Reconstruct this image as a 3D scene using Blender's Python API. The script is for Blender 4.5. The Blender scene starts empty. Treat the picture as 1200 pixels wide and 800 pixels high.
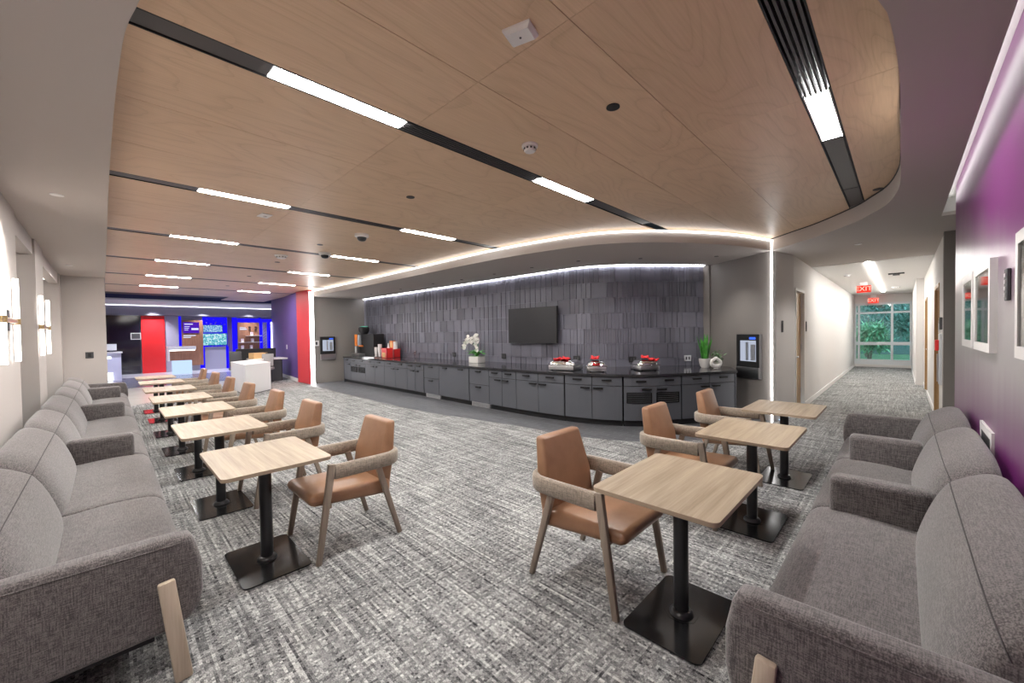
import bpy, bmesh, math, random
from mathutils import Vector, Matrix
from mathutils.geometry import tessellate_polygon
random.seed(7)
sc = bpy.context.scene
COL = sc.collection
PI = math.pi

# ------------------------------------------------------------------ camera
cam_data = bpy.data.cameras.new('camera')
cam_data.sensor_fit = 'HORIZONTAL'
cam_data.sensor_width = 36.0
cam_data.lens = 465.894685 * 36.0 / 1200.0
cam_data.clip_start = 0.05
cam = bpy.data.objects.new('camera', cam_data)
COL.objects.link(cam)
_F = Vector((-0.70014586, 0.71371265, -0.02024924))
_R = Vector((0.71399234, 0.69998689, -0.01527402))
_U = Vector((-0.00327294, 0.02515184, 0.99967828))
_m = Matrix.Identity(4)
for _i in range(3):
    _m[_i][0] = _R[_i]
    _m[_i][1] = _U[_i]
    _m[_i][2] = -_F[_i]
_m[2][3] = 1.55
cam.matrix_world = _m
sc.camera = cam

# ------------------------------------------------------------------ world, exposure
world = bpy.data.worlds.new('world')
sc.world = world
world.use_nodes = True
world.node_tree.nodes['Background'].inputs[0].default_value = (0.55, 0.75, 0.95, 1)
world.node_tree.nodes['Background'].inputs[1].default_value = 1.5
sc.view_settings.view_transform = 'Standard'
sc.view_settings.look = 'None'
sc.view_settings.gamma = 1.0
sc.view_settings.use_curve_mapping = False
sc.view_settings.exposure = 1.5
sc.cycles.use_denoising = True
sc.cycles.max_bounces = 10
sc.cycles.diffuse_bounces = 6
sc.cycles.sample_clamp_indirect = 6.0
sc.cycles.caustics_reflective = False
sc.cycles.caustics_refractive = False

# light levels of the fixtures
L_SLOT = 58.0      # ceiling slot diffusers
L_COVE = 1.9      # curved LED line
L_WALLSLOT = 10.0  # LED line above the tile wall
L_VERT = 6.0
L_CORR = 24.0
L_SCONCE = 3.0
P_DOWN = 34.0      # watts of a recessed downlight
P_LOBBY = 150.0


def light(name, kind, loc, power, color=(1, 0.95, 0.90), size=0.1, size_y=None, rot=(0, 0, 0), spot=None, blend=0.6):
    d = bpy.data.lights.new(name, kind)
    d.energy = power
    d.color = color
    if kind == 'AREA':
        d.shape = 'RECTANGLE' if size_y else 'DISK'
        d.size = size
        if size_y:
            d.size_y = size_y
    else:
        d.shadow_soft_size = size
    if kind == 'SPOT':
        d.spot_size = spot or math.radians(120)
        d.spot_blend = blend
    o = bpy.data.objects.new(name, d)
    o.location = loc
    o.rotation_euler = rot
    COL.objects.link(o)
    return o


# ------------------------------------------------------------------ materials
def _new(name):
    m = bpy.data.materials.new(name)
    m.use_nodes = True
    nt = m.node_tree
    return m, nt, nt.nodes['Principled BSDF']


def plain(name, col, rough=0.5, metal=0.0, spec=0.5, emit=None, strength=0.0, coat=0.0, bump=0.0, bscale=200.0, alpha=1.0, trans=0.0, var=0.0, vscale=3.0):
    m, nt, b = _new(name)
    b.inputs['Base Color'].default_value = (*col, 1)
    b.inputs['Roughness'].default_value = rough
    b.inputs['Metallic'].default_value = metal
    b.inputs['Specular IOR Level'].default_value = spec
    b.inputs['Coat Weight'].default_value = coat
    b.inputs['Transmission Weight'].default_value = trans
    b.inputs['Alpha'].default_value = alpha
    if emit:
        b.inputs['Emission Color'].default_value = (*emit, 1)
        b.inputs['Emission Strength'].default_value = strength
    if bump or var:
        tc = nt.nodes.new('ShaderNodeTexCoord')
    if var:
        n = nt.nodes.new('ShaderNodeTexNoise')
        n.inputs['Scale'].default_value = vscale
        n.inputs['Detail'].default_value = 3
        nt.links.new(tc.outputs['Object'], n.inputs['Vector'])
        r = nt.nodes.new('ShaderNodeValToRGB')
        r.color_ramp.elements[0].position = 0.3
        r.color_ramp.elements[1].position = 0.7
        r.color_ramp.elements[0].color = (*[c * (1 - var) for c in col], 1)
        r.color_ramp.elements[1].color = (*[min(1, c * (1 + var)) for c in col], 1)
        nt.links.new(n.outputs['Fac'], r.inputs['Fac'])
        nt.links.new(r.outputs['Color'], b.inputs['Base Color'])
    if bump:
        n = nt.nodes.new('ShaderNodeTexNoise')
        n.inputs['Scale'].default_value = bscale
        n.inputs['Detail'].default_value = 2
        nt.links.new(tc.outputs['Object'], n.inputs['Vector'])
        bp = nt.nodes.new('ShaderNodeBump')
        bp.inputs['Strength'].default_value = bump
        bp.inputs['Distance'].default_value = 0.004
        nt.links.new(n.outputs['Fac'], bp.inputs['Height'])
        nt.links.new(bp.outputs['Normal'], b.inputs['Normal'])
    return m


def emis(name, col, strength):
    m = bpy.data.materials.new(name)
    m.use_nodes = True
    nt = m.node_tree
    nt.nodes.clear()
    e = nt.nodes.new('ShaderNodeEmission')
    e.inputs[0].default_value = (*col, 1)
    e.inputs[1].default_value = strength
    o = nt.nodes.new('ShaderNodeOutputMaterial')
    nt.links.new(e.outputs[0], o.inputs[0])
    return m


class NG:
    """tiny node graph helper"""
    def __init__(s, name):
        s.m, s.nt, s.b = _new(name)
        s.tc = s.nt.nodes.new('ShaderNodeTexCoord')

    def link(s, a, b):
        s.nt.links.new(a, b)

    def mapping(s, scale, src=None, loc=None):
        n = s.nt.nodes.new('ShaderNodeMapping')
        n.inputs['Scale'].default_value = scale
        s.link(src or s.tc.outputs['Object'], n.inputs['Vector'])
        if loc is not None:
            s.link(loc, n.inputs['Location'])
        return n.outputs[0]

    def rand_offset(s, k=37.0):
        oi = s.nt.nodes.new('ShaderNodeObjectInfo')
        mu = s.nt.nodes.new('ShaderNodeVectorMath')
        mu.operation = 'SCALE'
        cb = s.nt.nodes.new('ShaderNodeCombineXYZ')
        s.link(oi.outputs['Random'], cb.inputs[0])
        s.link(oi.outputs['Random'], cb.inputs[1])
        cb.inputs[2].default_value = 0.3
        s.link(cb.outputs[0], mu.inputs[0])
        mu.inputs['Scale'].default_value = k
        return mu.outputs[0], oi.outputs['Random']

    def noise(s, vec, scale=1.0, detail=3.0, rough=0.5, dist=0.0):
        n = s.nt.nodes.new('ShaderNodeTexNoise')
        n.inputs['Scale'].default_value = scale
        n.inputs['Detail'].default_value = detail
        n.inputs['Roughness'].default_value = rough
        n.inputs['Distortion'].default_value = dist
        s.link(vec, n.inputs['Vector'])
        return n.outputs['Fac']

    def wave(s, vec, scale, dist, detail=2.0, direction='X'):
        n = s.nt.nodes.new('ShaderNodeTexWave')
        n.bands_direction = direction
        n.inputs['Scale'].default_value = scale
        n.inputs['Distortion'].default_value = dist
        n.inputs['Detail'].default_value = detail
        n.inputs['Detail Scale'].default_value = 0.6
        s.link(vec, n.inputs['Vector'])
        return n.outputs['Fac']

    def ramp(s, fac, stops, interp='LINEAR'):
        n = s.nt.nodes.new('ShaderNodeValToRGB')
        n.color_ramp.interpolation = interp
        e = n.color_ramp.elements
        e[0].position, e[0].color = stops[0][0], (*stops[0][1], 1)
        e[1].position, e[1].color = stops[-1][0], (*stops[-1][1], 1)
        for p, c in stops[1:-1]:
            q = e.new(p)
            q.color = (*c, 1)
        s.link(fac, n.inputs['Fac'])
        return n.outputs['Color']

    def math(s, op, a, b):
        n = s.nt.nodes.new('ShaderNodeMath')
        n.operation = op
        for i, v in enumerate((a, b)):
            if isinstance(v, (int, float)):
                n.inputs[i].default_value = v
            else:
                s.link(v, n.inputs[i])
        return n.outputs[0]

    def mix(s, fac, a, b, mode='MIX'):
        n = s.nt.nodes.new('ShaderNodeMix')
        n.data_type = 'RGBA'
        n.blend_type = mode
        for k, v in ((0, fac), (6, a), (7, b)):
            if isinstance(v, (int, float)):
                n.inputs[k].default_value = v
            elif isinstance(v, tuple):
                n.inputs[k].default_value = (*v, 1)
            else:
                s.link(v, n.inputs[k])
        return n.outputs[2]

    def bump(s, h, strength=0.3, dist=0.003):
        n = s.nt.nodes.new('ShaderNodeBump')
        n.inputs['Strength'].default_value = strength
        n.inputs['Distance'].default_value = dist
        s.link(h, n.inputs['Height'])
        s.link(n.outputs[0], s.b.inputs['Normal'])

    def done(s, col, rough=0.5, spec=0.5, metal=0.0, coat=0.0):
        if col is not None:
            s.link(col, s.b.inputs['Base Color'])
        s.b.inputs['Roughness'].default_value = rough
        s.b.inputs['Specular IOR Level'].default_value = spec
        s.b.inputs['Metallic'].default_value = metal
        s.b.inputs['Coat Weight'].default_value = coat
        return s.m


def m_carpet():
    g = NG('carpet')
    def snap(scale, comp):
        mp = g.mapping((scale, scale, 1))
        sp = g.nt.nodes.new('ShaderNodeSeparateXYZ')
        g.link(mp, sp.inputs[0])
        cb = g.nt.nodes.new('ShaderNodeCombineXYZ')
        fx = g.math('FLOOR', sp.outputs[0], 0)
        fy = g.math('FLOOR', sp.outputs[1], 0)
        if comp == 'row':
            g.link(g.math('MULTIPLY', sp.outputs[0], 0.022), cb.inputs[0])
            g.link(g.math('MULTIPLY', fy, 7.31), cb.inputs[1])
        elif comp == 'col':
            g.link(g.math('MULTIPLY', fx, 7.31), cb.inputs[0])
            g.link(g.math('MULTIPLY', sp.outputs[1], 0.022), cb.inputs[1])
        else:
            g.link(g.math('MULTIPLY', fx, 5.17), cb.inputs[0])
            g.link(g.math('MULTIPLY', fy, 6.13), cb.inputs[1])
        return cb.outputs[0]
    lx = g.noise(snap(78, 'row'), 1, 1)
    ly = g.noise(snap(78, 'col'), 1, 1)
    cell = g.noise(snap(78, 'cell'), 1, 0)
    fine = g.noise(g.mapping((160, 160, 1)), 1, 1)
    big = g.noise(g.mapping((2.4, 2.4, 1)), 1, 3)
    v = g.math('ADD', g.math('MULTIPLY', lx, 0.29), g.math('MULTIPLY', ly, 0.17))
    v = g.math('ADD', v, g.math('MULTIPLY', cell, 0.27))
    v = g.math('ADD', v, g.math('MULTIPLY', fine, 0.27))
    v3 = g.math('ADD', v, g.math('MULTIPLY', g.math('SUBTRACT', big, 0.5), 0.09))
    c = g.ramp(v3, [(0.365, (0.024, 0.024, 0.026)), (0.445, (0.135, 0.135, 0.138)), (0.52, (0.26, 0.26, 0.256)), (0.63, (0.60, 0.60, 0.58))])
    g.bump(v3, 0.7, 0.006)
    return g.done(c, 0.95, 0.1)


def m_plywood():
    g = NG('plywood_ceiling')
    off, rnd = g.rand_offset(40)
    v = g.mapping((1.0, 0.30, 1.0), loc=off)
    n0 = g.noise(g.mapping((1.5, 0.42, 1.0), loc=off), 1, 2, 0.45, 0.6)
    w = g.math('FRACT', g.math('MULTIPLY', n0, 17.0), 0)
    fine = g.noise(g.mapping((90, 3.0, 1), loc=off), 1, 3)
    blotch = g.noise(g.mapping((1.2, 0.8, 1), loc=off), 1, 3)
    c1 = g.ramp(w, [(0.0, (0.50, 0.335, 0.205)), (0.16, (0.68, 0.485, 0.32)), (0.6, (0.74, 0.54, 0.365)), (1.0, (0.66, 0.465, 0.30))])
    c2 = g.mix(0.42, c1, g.ramp(fine, [(0.35, (0.594, 0.413, 0.264)), (0.65, (0.792, 0.589, 0.407))]))
    c3 = g.mix(0.30, c2, g.ramp(blotch, [(0.3, (0.627, 0.440, 0.286)), (0.7, (0.792, 0.583, 0.402))]))
    c4 = g.mix(g.math('MULTIPLY', rnd, 0.22), c3, (0.594, 0.424, 0.281))
    return g.done(c4, 0.42, 0.4)


def m_oak(name, lo, hi, scale=(1.0, 40.0, 1.0), rough=0.45):
    g = NG(name)
    off, rnd = g.rand_offset(25)
    a = g.noise(g.mapping(scale, loc=off), 1, 4, 0.6, 0.4)
    b = g.noise(g.mapping((scale[0] * 3, scale[1] * 5, scale[2] * 3), loc=off), 1, 3)
    f = g.math('ADD', g.math('MULTIPLY', a, 0.7), g.math('MULTIPLY', b, 0.3))
    c = g.ramp(f, [(0.33, lo), (0.66, hi)])
    g.bump(f, 0.15, 0.001)
    return g.done(c, rough, 0.4)


def m_fabric(name, lo, hi, weave=420.0, rough=0.95, bumpk=0.35):
    g = NG(name)
    lo_ = weave * 0.10
    a = g.noise(g.mapping((weave, lo_, weave)), 1, 1)
    b = g.noise(g.mapping((lo_, weave, weave)), 1, 1)
    d = g.noise(g.mapping((weave, weave, lo_)), 1, 1)
    f = g.math('MULTIPLY', g.math('ADD', g.math('ADD', a, b), d), 0.3333)
    big = g.noise(g.mapping((3, 3, 3)), 1, 2)
    f2 = g.math('ADD', f, g.math('MULTIPLY', g.math('SUBTRACT', big, 0.5), 0.10))
    c = g.ramp(f2, [(0.41, lo), (0.59, hi)])
    g.bump(f, bumpk, 0.002)
    g.b.inputs['Sheen Weight'].default_value = 0.35
    g.b.inputs['Sheen Roughness'].default_value = 0.5
    return g.done(c, rough, 0.15)


def m_leather():
    g = NG('tan_leather')
    a = g.noise(g.mapping((6, 6, 6)), 1, 3)
    v = g.nt.nodes.new('ShaderNodeTexVoronoi')
    v.inputs['Scale'].default_value = 260
    g.link(g.tc.outputs['Object'], v.inputs['Vector'])
    c = g.ramp(a, [(0.3, (0.25, 0.128, 0.068)), (0.7, (0.34, 0.185, 0.105))])
    g.bump(v.outputs['Distance'], 0.12, 0.001)
    return g.done(c, 0.36, 0.5)


def m_tile():
    g = NG('slate_wall_tile')
    off, rnd = g.rand_offset(19)
    n = g.noise(g.mapping((3, 3, 2), loc=off), 1, 3)
    c = g.ramp(rnd, [(0.0, (0.095, 0.092, 0.118)), (0.5, (0.135, 0.132, 0.166)), (1.0, (0.175, 0.172, 0.215))])
    c2 = g.mix(0.25, c, g.ramp(n, [(0.3, (0.085, 0.085, 0.105)), (0.7, (0.22, 0.22, 0.265))]))
    return g.done(c2, 0.42, 0.5)


def m_floortile():
    g = NG('charcoal_floor_tile')
    b = g.nt.nodes.new('ShaderNodeTexBrick')
    b.inputs['Scale'].default_value = 1.0
    b.inputs['Brick Width'].default_value = 0.30
    b.inputs['Row Height'].default_value = 0.10
    b.inputs['Mortar Size'].default_value = 0.004
    b.inputs['Color1'].default_value = (0.085, 0.087, 0.096, 1)
    b.inputs['Color2'].default_value = (0.115, 0.117, 0.128, 1)
    b.inputs['Mortar'].default_value = (0.21, 0.21, 0.22, 1)
    g.link(g.tc.outputs['Object'], b.inputs['Vector'])
    return g.done(b.outputs['Color'], 0.45, 0.4)


def m_painted_sheen():
    g = NG('purple_gloss_painted_sheen')
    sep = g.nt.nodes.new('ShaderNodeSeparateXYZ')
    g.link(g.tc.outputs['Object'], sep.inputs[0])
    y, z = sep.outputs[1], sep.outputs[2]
    # plum gloss paint; the widening grey mauve band is reflected light painted in
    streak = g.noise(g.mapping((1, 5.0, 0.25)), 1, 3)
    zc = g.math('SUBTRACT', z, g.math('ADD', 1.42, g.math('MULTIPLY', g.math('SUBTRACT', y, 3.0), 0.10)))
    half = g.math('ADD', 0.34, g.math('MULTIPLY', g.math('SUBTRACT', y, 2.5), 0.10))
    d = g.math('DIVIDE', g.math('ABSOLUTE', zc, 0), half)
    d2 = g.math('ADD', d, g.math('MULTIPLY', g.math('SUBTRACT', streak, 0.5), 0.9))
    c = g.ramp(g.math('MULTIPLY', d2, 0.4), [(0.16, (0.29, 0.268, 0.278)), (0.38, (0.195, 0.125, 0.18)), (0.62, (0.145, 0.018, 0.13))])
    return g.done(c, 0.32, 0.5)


def m_screen(name, c0, c1, strength, sx=14.0):
    g = NG(name)
    n = g.noise(g.mapping((sx, sx, sx)), 1, 4, 0.7)
    c = g.ramp(n, [(0.38, c0), (0.5, c1), (0.62, (0.9, 1.0, 1.0))])
    g.link(c, g.b.inputs['Emission Color'])
    g.b.inputs['Emission Strength'].default_value = strength
    g.b.inputs['Base Color'].default_value = (0.01, 0.01, 0.02, 1)
    return g.done(None, 0.2, 0.5)


M = {}
M['carpet'] = m_carpet()
M['ply'] = m_plywood()
M['oak'] = m_oak('oak_laminate', (0.25, 0.185, 0.12), (0.41, 0.325, 0.23), (1.4, 26, 1))
M['oak_edge'] = plain('oak_edge_band', (0.36, 0.28, 0.20), 0.5)
M['chairwood'] = m_oak('bleached_walnut', (0.20, 0.155, 0.12), (0.31, 0.255, 0.205), (30, 30, 2.0), 0.5)
M['legwood'] = m_oak('pale_oak', (0.42, 0.34, 0.255), (0.55, 0.46, 0.36), (30, 30, 2.0), 0.45)
M['sofa'] = m_fabric('grey_chenille', (0.066, 0.059, 0.059), (0.188, 0.169, 0.166), 230.0)
M['sofa_seam'] = plain('dark_seam_thread', (0.075, 0.07, 0.071), 0.9)
M['boucle'] = m_fabric('oatmeal_boucle', (0.20, 0.165, 0.13), (0.40, 0.335, 0.27), 260, 0.95, 0.6)
M['leather'] = m_leather()
M['blackmetal'] = plain('black_powder_coat', (0.018, 0.018, 0.02), 0.33, 0.0, 0.55)
M['baseplate'] = plain('black_steel_plate', (0.012, 0.012, 0.013), 0.16, 0.0, 0.6)
M['steel'] = plain('brushed_steel', (0.62, 0.62, 0.63), 0.28, 1.0)
M['chrome'] = plain('chrome', (0.8, 0.8, 0.8), 0.12, 1.0)
M['wall'] = plain('greige_paint', (0.52, 0.48, 0.455), 0.85, spec=0.2, bump=0.05, bscale=120)
M['wall_light'] = plain('warm_white_paint', (0.66, 0.64, 0.62), 0.85, spec=0.2, bump=0.05, bscale=120)
M['wall_grey'] = plain('taupe_paint', (0.27, 0.25, 0.235), 0.85, spec=0.2, bump=0.05, bscale=120)
M['soffit'] = plain('grey_ceiling_paint', (0.50, 0.458, 0.43), 0.9, spec=0.15)
M['white_ceiling'] = plain('white_ceiling_paint', (0.72, 0.71, 0.69), 0.9, spec=0.15)
M['trimwhite'] = plain('white_trim', (0.75, 0.74, 0.72), 0.5)
M['reveal_and_shade'] = plain('black_reveal_and_shade', (0.012, 0.012, 0.014), 0.6)
M['slotcover'] = plain('dark_slot_cover', (0.075, 0.072, 0.076), 0.4, 0.3)
M['cabinet'] = plain('charcoal_laminate', (0.088, 0.092, 0.106), 0.5, spec=0.4)
M['cabinet_gap'] = plain('cabinet_carcass', (0.014, 0.014, 0.016), 0.7)
M['granite'] = plain('black_granite', (0.028, 0.028, 0.031), 0.12, spec=0.6, var=0.5, vscale=180)
M['handle'] = plain('black_handle', (0.012, 0.012, 0.013), 0.35, 0.4)
M['ventblack'] = plain('matte_vent_black', (0.004, 0.004, 0.005), 0.9, spec=0.1)
M['chairgrey'] = plain('pale_grey_mesh', (0.32, 0.31, 0.30), 0.7)
M['tile'] = m_tile()
M['floortile'] = m_floortile()
M['lobby_cream'] = plain('cream_stone_floor', (0.60, 0.57, 0.53), 0.25, spec=0.5, var=0.05)
M['lobby_slate'] = plain('slate_blue_floor', (0.16, 0.16, 0.22), 0.25, spec=0.5)
M['lobby_lit'] = plain('painted_lit_floor', (0.55, 0.55, 0.62), 0.18, spec=0.5)
M['purplewall'] = m_painted_sheen()
M['violet'] = plain('violet_paint', (0.11, 0.062, 0.24), 0.5, spec=0.5)
M['red'] = plain('red_gloss_panel', (0.72, 0.02, 0.025), 0.22, spec=0.5)
M['redwall'] = plain('red_paint', (0.62, 0.05, 0.06), 0.5)
M['tvblack'] = plain('tv_screen_glass', (0.018, 0.018, 0.021), 0.28, spec=0.5)
M['black'] = plain('black_plastic', (0.015, 0.015, 0.016), 0.4)
M['dgrey'] = plain('dark_grey_plastic', (0.06, 0.06, 0.065), 0.5)
M['white'] = plain('white_gloss', (0.80, 0.79, 0.78), 0.35)
M['paper'] = plain('white_paper', (0.82, 0.80, 0.78), 0.8)
M['ceramic'] = plain('white_ceramic', (0.78, 0.76, 0.73), 0.2)
M['leaf'] = plain('leaf_green', (0.06, 0.28, 0.035), 0.45, var=0.4, vscale=14)
M['leaf2'] = plain('sage_leaf', (0.16, 0.30, 0.14), 0.5, var=0.3, vscale=20)
M['petal'] = plain('orchid_petal', (0.85, 0.84, 0.80), 0.6)
M['petal_y'] = plain('orchid_centre', (0.75, 0.55, 0.12), 0.6)
M['redcloth'] = plain('red_cloth', (0.78, 0.025, 0.03), 0.6)
M['redplastic'] = plain('red_plastic', (0.75, 0.03, 0.03), 0.35)
M['orange'] = plain('orange_plastic', (0.75, 0.20, 0.03), 0.4)
M['kraft'] = plain('kraft_card', (0.70, 0.45, 0.20), 0.8)
M['brass'] = plain('brushed_brass', (0.62, 0.44, 0.22), 0.3, 0.9)
M['door'] = m_oak('maple_door', (0.34, 0.20, 0.085), (0.44, 0.28, 0.13), (14, 14, 1.0), 0.4)
M['alu'] = plain('white_aluminium', (0.62, 0.64, 0.66), 0.4, 0.2)
M['wood_brown'] = m_oak('walnut_panel', (0.22, 0.10, 0.06), (0.33, 0.16, 0.10), (1, 22, 2), 0.4)
M['frame'] = plain('picture_frame_white', (0.72, 0.70, 0.69), 0.4)
M['slot_em'] = emis('slot_diffuser_glow', (1.0, 0.98, 0.955), L_SLOT)
M['cove_em'] = emis('cove_led_glow', (1.0, 0.96, 0.92), L_COVE)
M['pcove_em'] = emis('purple_wall_cove_glow', (1.0, 0.97, 0.95), 3.0)
M['lobby_em'] = emis('lobby_led_glow', (0.88, 0.88, 1.0), 2.6)
M['wslot_em'] = emis('wall_slot_glow', (0.93, 0.95, 1.0), L_WALLSLOT)
M['vert_em'] = emis('vertical_led_glow', (1.0, 0.98, 0.97), L_VERT)
M['corr_em'] = emis('corridor_led_glow', (1.0, 0.97, 0.93), L_CORR)
M['sconce_em'] = emis('sconce_tube_glow', (1.0, 0.93, 0.87), L_SCONCE)
M['blue_em'] = emis('blue_backlight', (0.012, 0.006, 1.0), 0.42)
M['white_em'] = emis('white_backlight', (0.85, 0.92, 1.0), 2.2)
M['desk_em'] = emis('desk_glow', (0.55, 0.72, 1.0), 0.40)
M['exit_em'] = emis('exit_sign_red', (1.0, 0.62, 0.5), 0.5)
M['exit_face'] = emis('exit_sign_face', (1.0, 0.05, 0.03), 0.42)
M['text_em'] = emis('screen_text', (0.75, 0.80, 1.0), 0.40)
M['scr_map'] = m_screen('screen_map', (0.02, 0.22, 0.35), (0.12, 0.60, 0.70), 0.34)
M['scr_people'] = m_screen('screen_photo', (0.02, 0.10, 0.45), (0.10, 0.40, 0.75), 0.34, 20)
M['scr_violet'] = emis('screen_violet', (0.10, 0.02, 0.55), 0.30)
M['disp_em'] = emis('dispenser_bay_light', (0.75, 0.82, 1.0), 0.22)
M['disp_blue'] = emis('dispenser_blue_light', (0.05, 0.15, 1.0), 0.5)
M['green_em'] = emis('green_indicator', (0.25, 0.9, 0.65), 0.25)


def m_glass(name, tint=(0.75, 0.9, 0.85), refl=0.12):
    m = bpy.data.materials.new(name)
    m.use_nodes = True
    nt = m.node_tree
    nt.nodes.clear()
    t = nt.nodes.new('ShaderNodeBsdfTransparent')
    t.inputs[0].default_value = (*tint, 1)
    gl = nt.nodes.new('ShaderNodeBsdfGlossy')
    gl.inputs['Roughness'].default_value = 0.03
    fr = nt.nodes.new('ShaderNodeFresnel')
    fr.inputs[0].default_value = 1.5
    mx = nt.nodes.new('ShaderNodeMixShader')
    nt.links.new(fr.outputs[0], mx.inputs[0])
    nt.links.new(t.outputs[0], mx.inputs[1])
    nt.links.new(gl.outputs[0], mx.inputs[2])
    o = nt.nodes.new('ShaderNodeOutputMaterial')
    nt.links.new(mx.outputs[0], o.inputs[0])
    return m


M['glass'] = m_glass('window_glass', (0.82, 0.95, 0.92))
M['glass_dark'] = plain('dark_glass', (0.012, 0.011, 0.02), 0.06, spec=0.7)
M['glass_frost'] = plain('frosted_window', (0.62, 0.60, 0.58), 0.55)
M['glass_teal'] = plain('teal_tinted_pane', (0.30, 0.36, 0.37), 0.25)


# ------------------------------------------------------------------ mesh helpers
def NB():
    return bmesh.new()


def bx(bm, x0, x1, y0, y1, z0, z1, bev=0.0, seg=2, mat=None):
    vs = [bm.verts.new((x, y, z)) for z in (z0, z1) for y in (y0, y1) for x in (x0, x1)]
    if mat is not None:
        for v in vs:
            v.co = mat @ v.co
    F = [(0, 2, 3, 1), (4, 5, 7, 6), (0, 1, 5, 4), (1, 3, 7, 5), (3, 2, 6, 7), (2, 0, 4, 6)]
    fs = [bm.faces.new([vs[i] for i in f]) for f in F]
    if bev > 0:
        es = list({e for f in fs for e in f.edges})
        bmesh.ops.bevel(bm, geom=es, offset=bev, segments=seg, profile=0.5, affect='EDGES')
    return bm


def bar(bm, p0, p1, w0, d0, w1=None, d1=None, up=(0, 0, 1), bev=0.0):
    """tapered box from p0 to p1; w along side axis, d along the other"""
    p0, p1 = Vector(p0), Vector(p1)
    w1 = w0 if w1 is None else w1
    d1 = d0 if d1 is None else d1
    t = (p1 - p0).normalized()
    side = t.cross(Vector(up))
    if side.length < 1e-4:
        side = t.cross(Vector((1, 0, 0)))
    side.normalize()
    oth = side.cross(t).normalized()
    vs = []
    for p, w, d in ((p0, w0, d0), (p1, w1, d1)):
        for a, b in ((-1, -1), (1, -1), (1, 1), (-1, 1)):
            vs.append(bm.verts.new(p + side * (a * w / 2) + oth * (b * d / 2)))
    F = [(0, 1, 2, 3), (7, 6, 5, 4), (0, 4, 5, 1), (1, 5, 6, 2), (2, 6, 7, 3), (3, 7, 4, 0)]
    fs = [bm.faces.new([vs[i] for i in f]) for f in F]
    if bev > 0:
        es = list({e for f in fs for e in f.edges})
        bmesh.ops.bevel(bm, geom=es, offset=bev, segments=2, profile=0.5, affect='EDGES')
    return bm


def tube(bm, pts, r, n=8, caps=True, radii=None):
    pts = [Vector(p) for p in pts]
    rings = []
    for i, p in enumerate(pts):
        a = pts[max(0, i - 1)]
        b = pts[min(len(pts) - 1, i + 1)]
        t = (b - a).normalized()
        ref = Vector((0, 0, 1)) if abs(t.z) < 0.95 else Vector((1, 0, 0))
        s = t.cross(ref).normalized()
        o = s.cross(t).normalized()
        rr = radii[i] if radii else r
        rings.append([bm.verts.new(p + (s * math.cos(2 * PI * k / n) + o * math.sin(2 * PI * k / n)) * rr) for k in range(n)])
    for i in range(len(rings) - 1):
        for k in range(n):
            bm.faces.new([rings[i][k], rings[i][(k + 1) % n], rings[i + 1][(k + 1) % n], rings[i + 1][k]])
    if caps:
        bm.faces.new(list(reversed(rings[0])))
        bm.faces.new(rings[-1])
    return bm


def lathe(bm, prof, n=20, c=(0, 0, 0)):
    rings = []
    for r, z in prof:
        if r < 1e-5:
            rings.append([bm.verts.new((c[0], c[1], c[2] + z))])
        else:
            rings.append([bm.verts.new((c[0] + r * math.cos(2 * PI * k / n), c[1] + r * math.sin(2 * PI * k / n), c[2] + z)) for k in range(n)])
    for a, b in zip(rings[:-1], rings[1:]):
        for k in range(n):
            k2 = (k + 1) % n
            if len(a) == 1 and len(b) == 1:
                continue
            if len(a) == 1:
                bm.faces.new([a[0], b[k2], b[k]])
            elif len(b) == 1:
                bm.faces.new([a[k], a[k2], b[0]])
            else:
                bm.faces.new([a[k], a[k2], b[k2], b[k]])
    if len(rings[0]) > 1:
        bm.faces.new(list(reversed(rings[0])))
    if len(rings[-1]) > 1:
        bm.faces.new(rings[-1])
    return bm


def prism(bm, poly, z0, z1):
    """polygon prism; poly may be concave"""
    poly = [Vector((p[0], p[1], 0)) for p in poly]
    lo = [bm.verts.new((p.x, p.y, z0)) for p in poly]
    hi = [bm.verts.new((p.x, p.y, z1)) for p in poly]
    for tri in tessellate_polygon([poly]):
        try:
            bm.faces.new([lo[i] for i in tri])
            bm.faces.new([hi[i] for i in tri])
        except ValueError:
            pass
    n = len(poly)
    for i in range(n):
        j = (i + 1) % n
        bm.faces.new([lo[i], lo[j], hi[j], hi[i]])
    bmesh.ops.recalc_face_normals(bm, faces=bm.faces[:])
    return bm


def rrect(w, d, r, n=4):
    pts = []
    for cx, cy, a0 in ((w / 2 - r, d / 2 - r, 0), (-w / 2 + r, d / 2 - r, PI / 2), (-w / 2 + r, -d / 2 + r, PI), (w / 2 - r, -d / 2 + r, 3 * PI / 2)):
        for k in range(n + 1):
            a = a0 + PI / 2 * k / n
            pts.append((cx + r * math.cos(a), cy + r * math.sin(a)))
    return pts


def catmull(pts, n=8):
    P = [Vector((p[0], p[1])) for p in pts]
    P = [2 * P[0] - P[1]] + P + [2 * P[-1] - P[-2]]
    out = []
    for i in range(1, len(P) - 2):
        a, b, c, d = P[i - 1], P[i], P[i + 1], P[i + 2]
        for k in range(n):
            t = k / n
            out.append(0.5 * ((2 * b) + (c - a) * t + (2 * a - 5 * b + 4 * c - d) * t * t + (3 * b - a - 3 * c + d) * t ** 3))
    out.append(P[-2])
    return out


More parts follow.
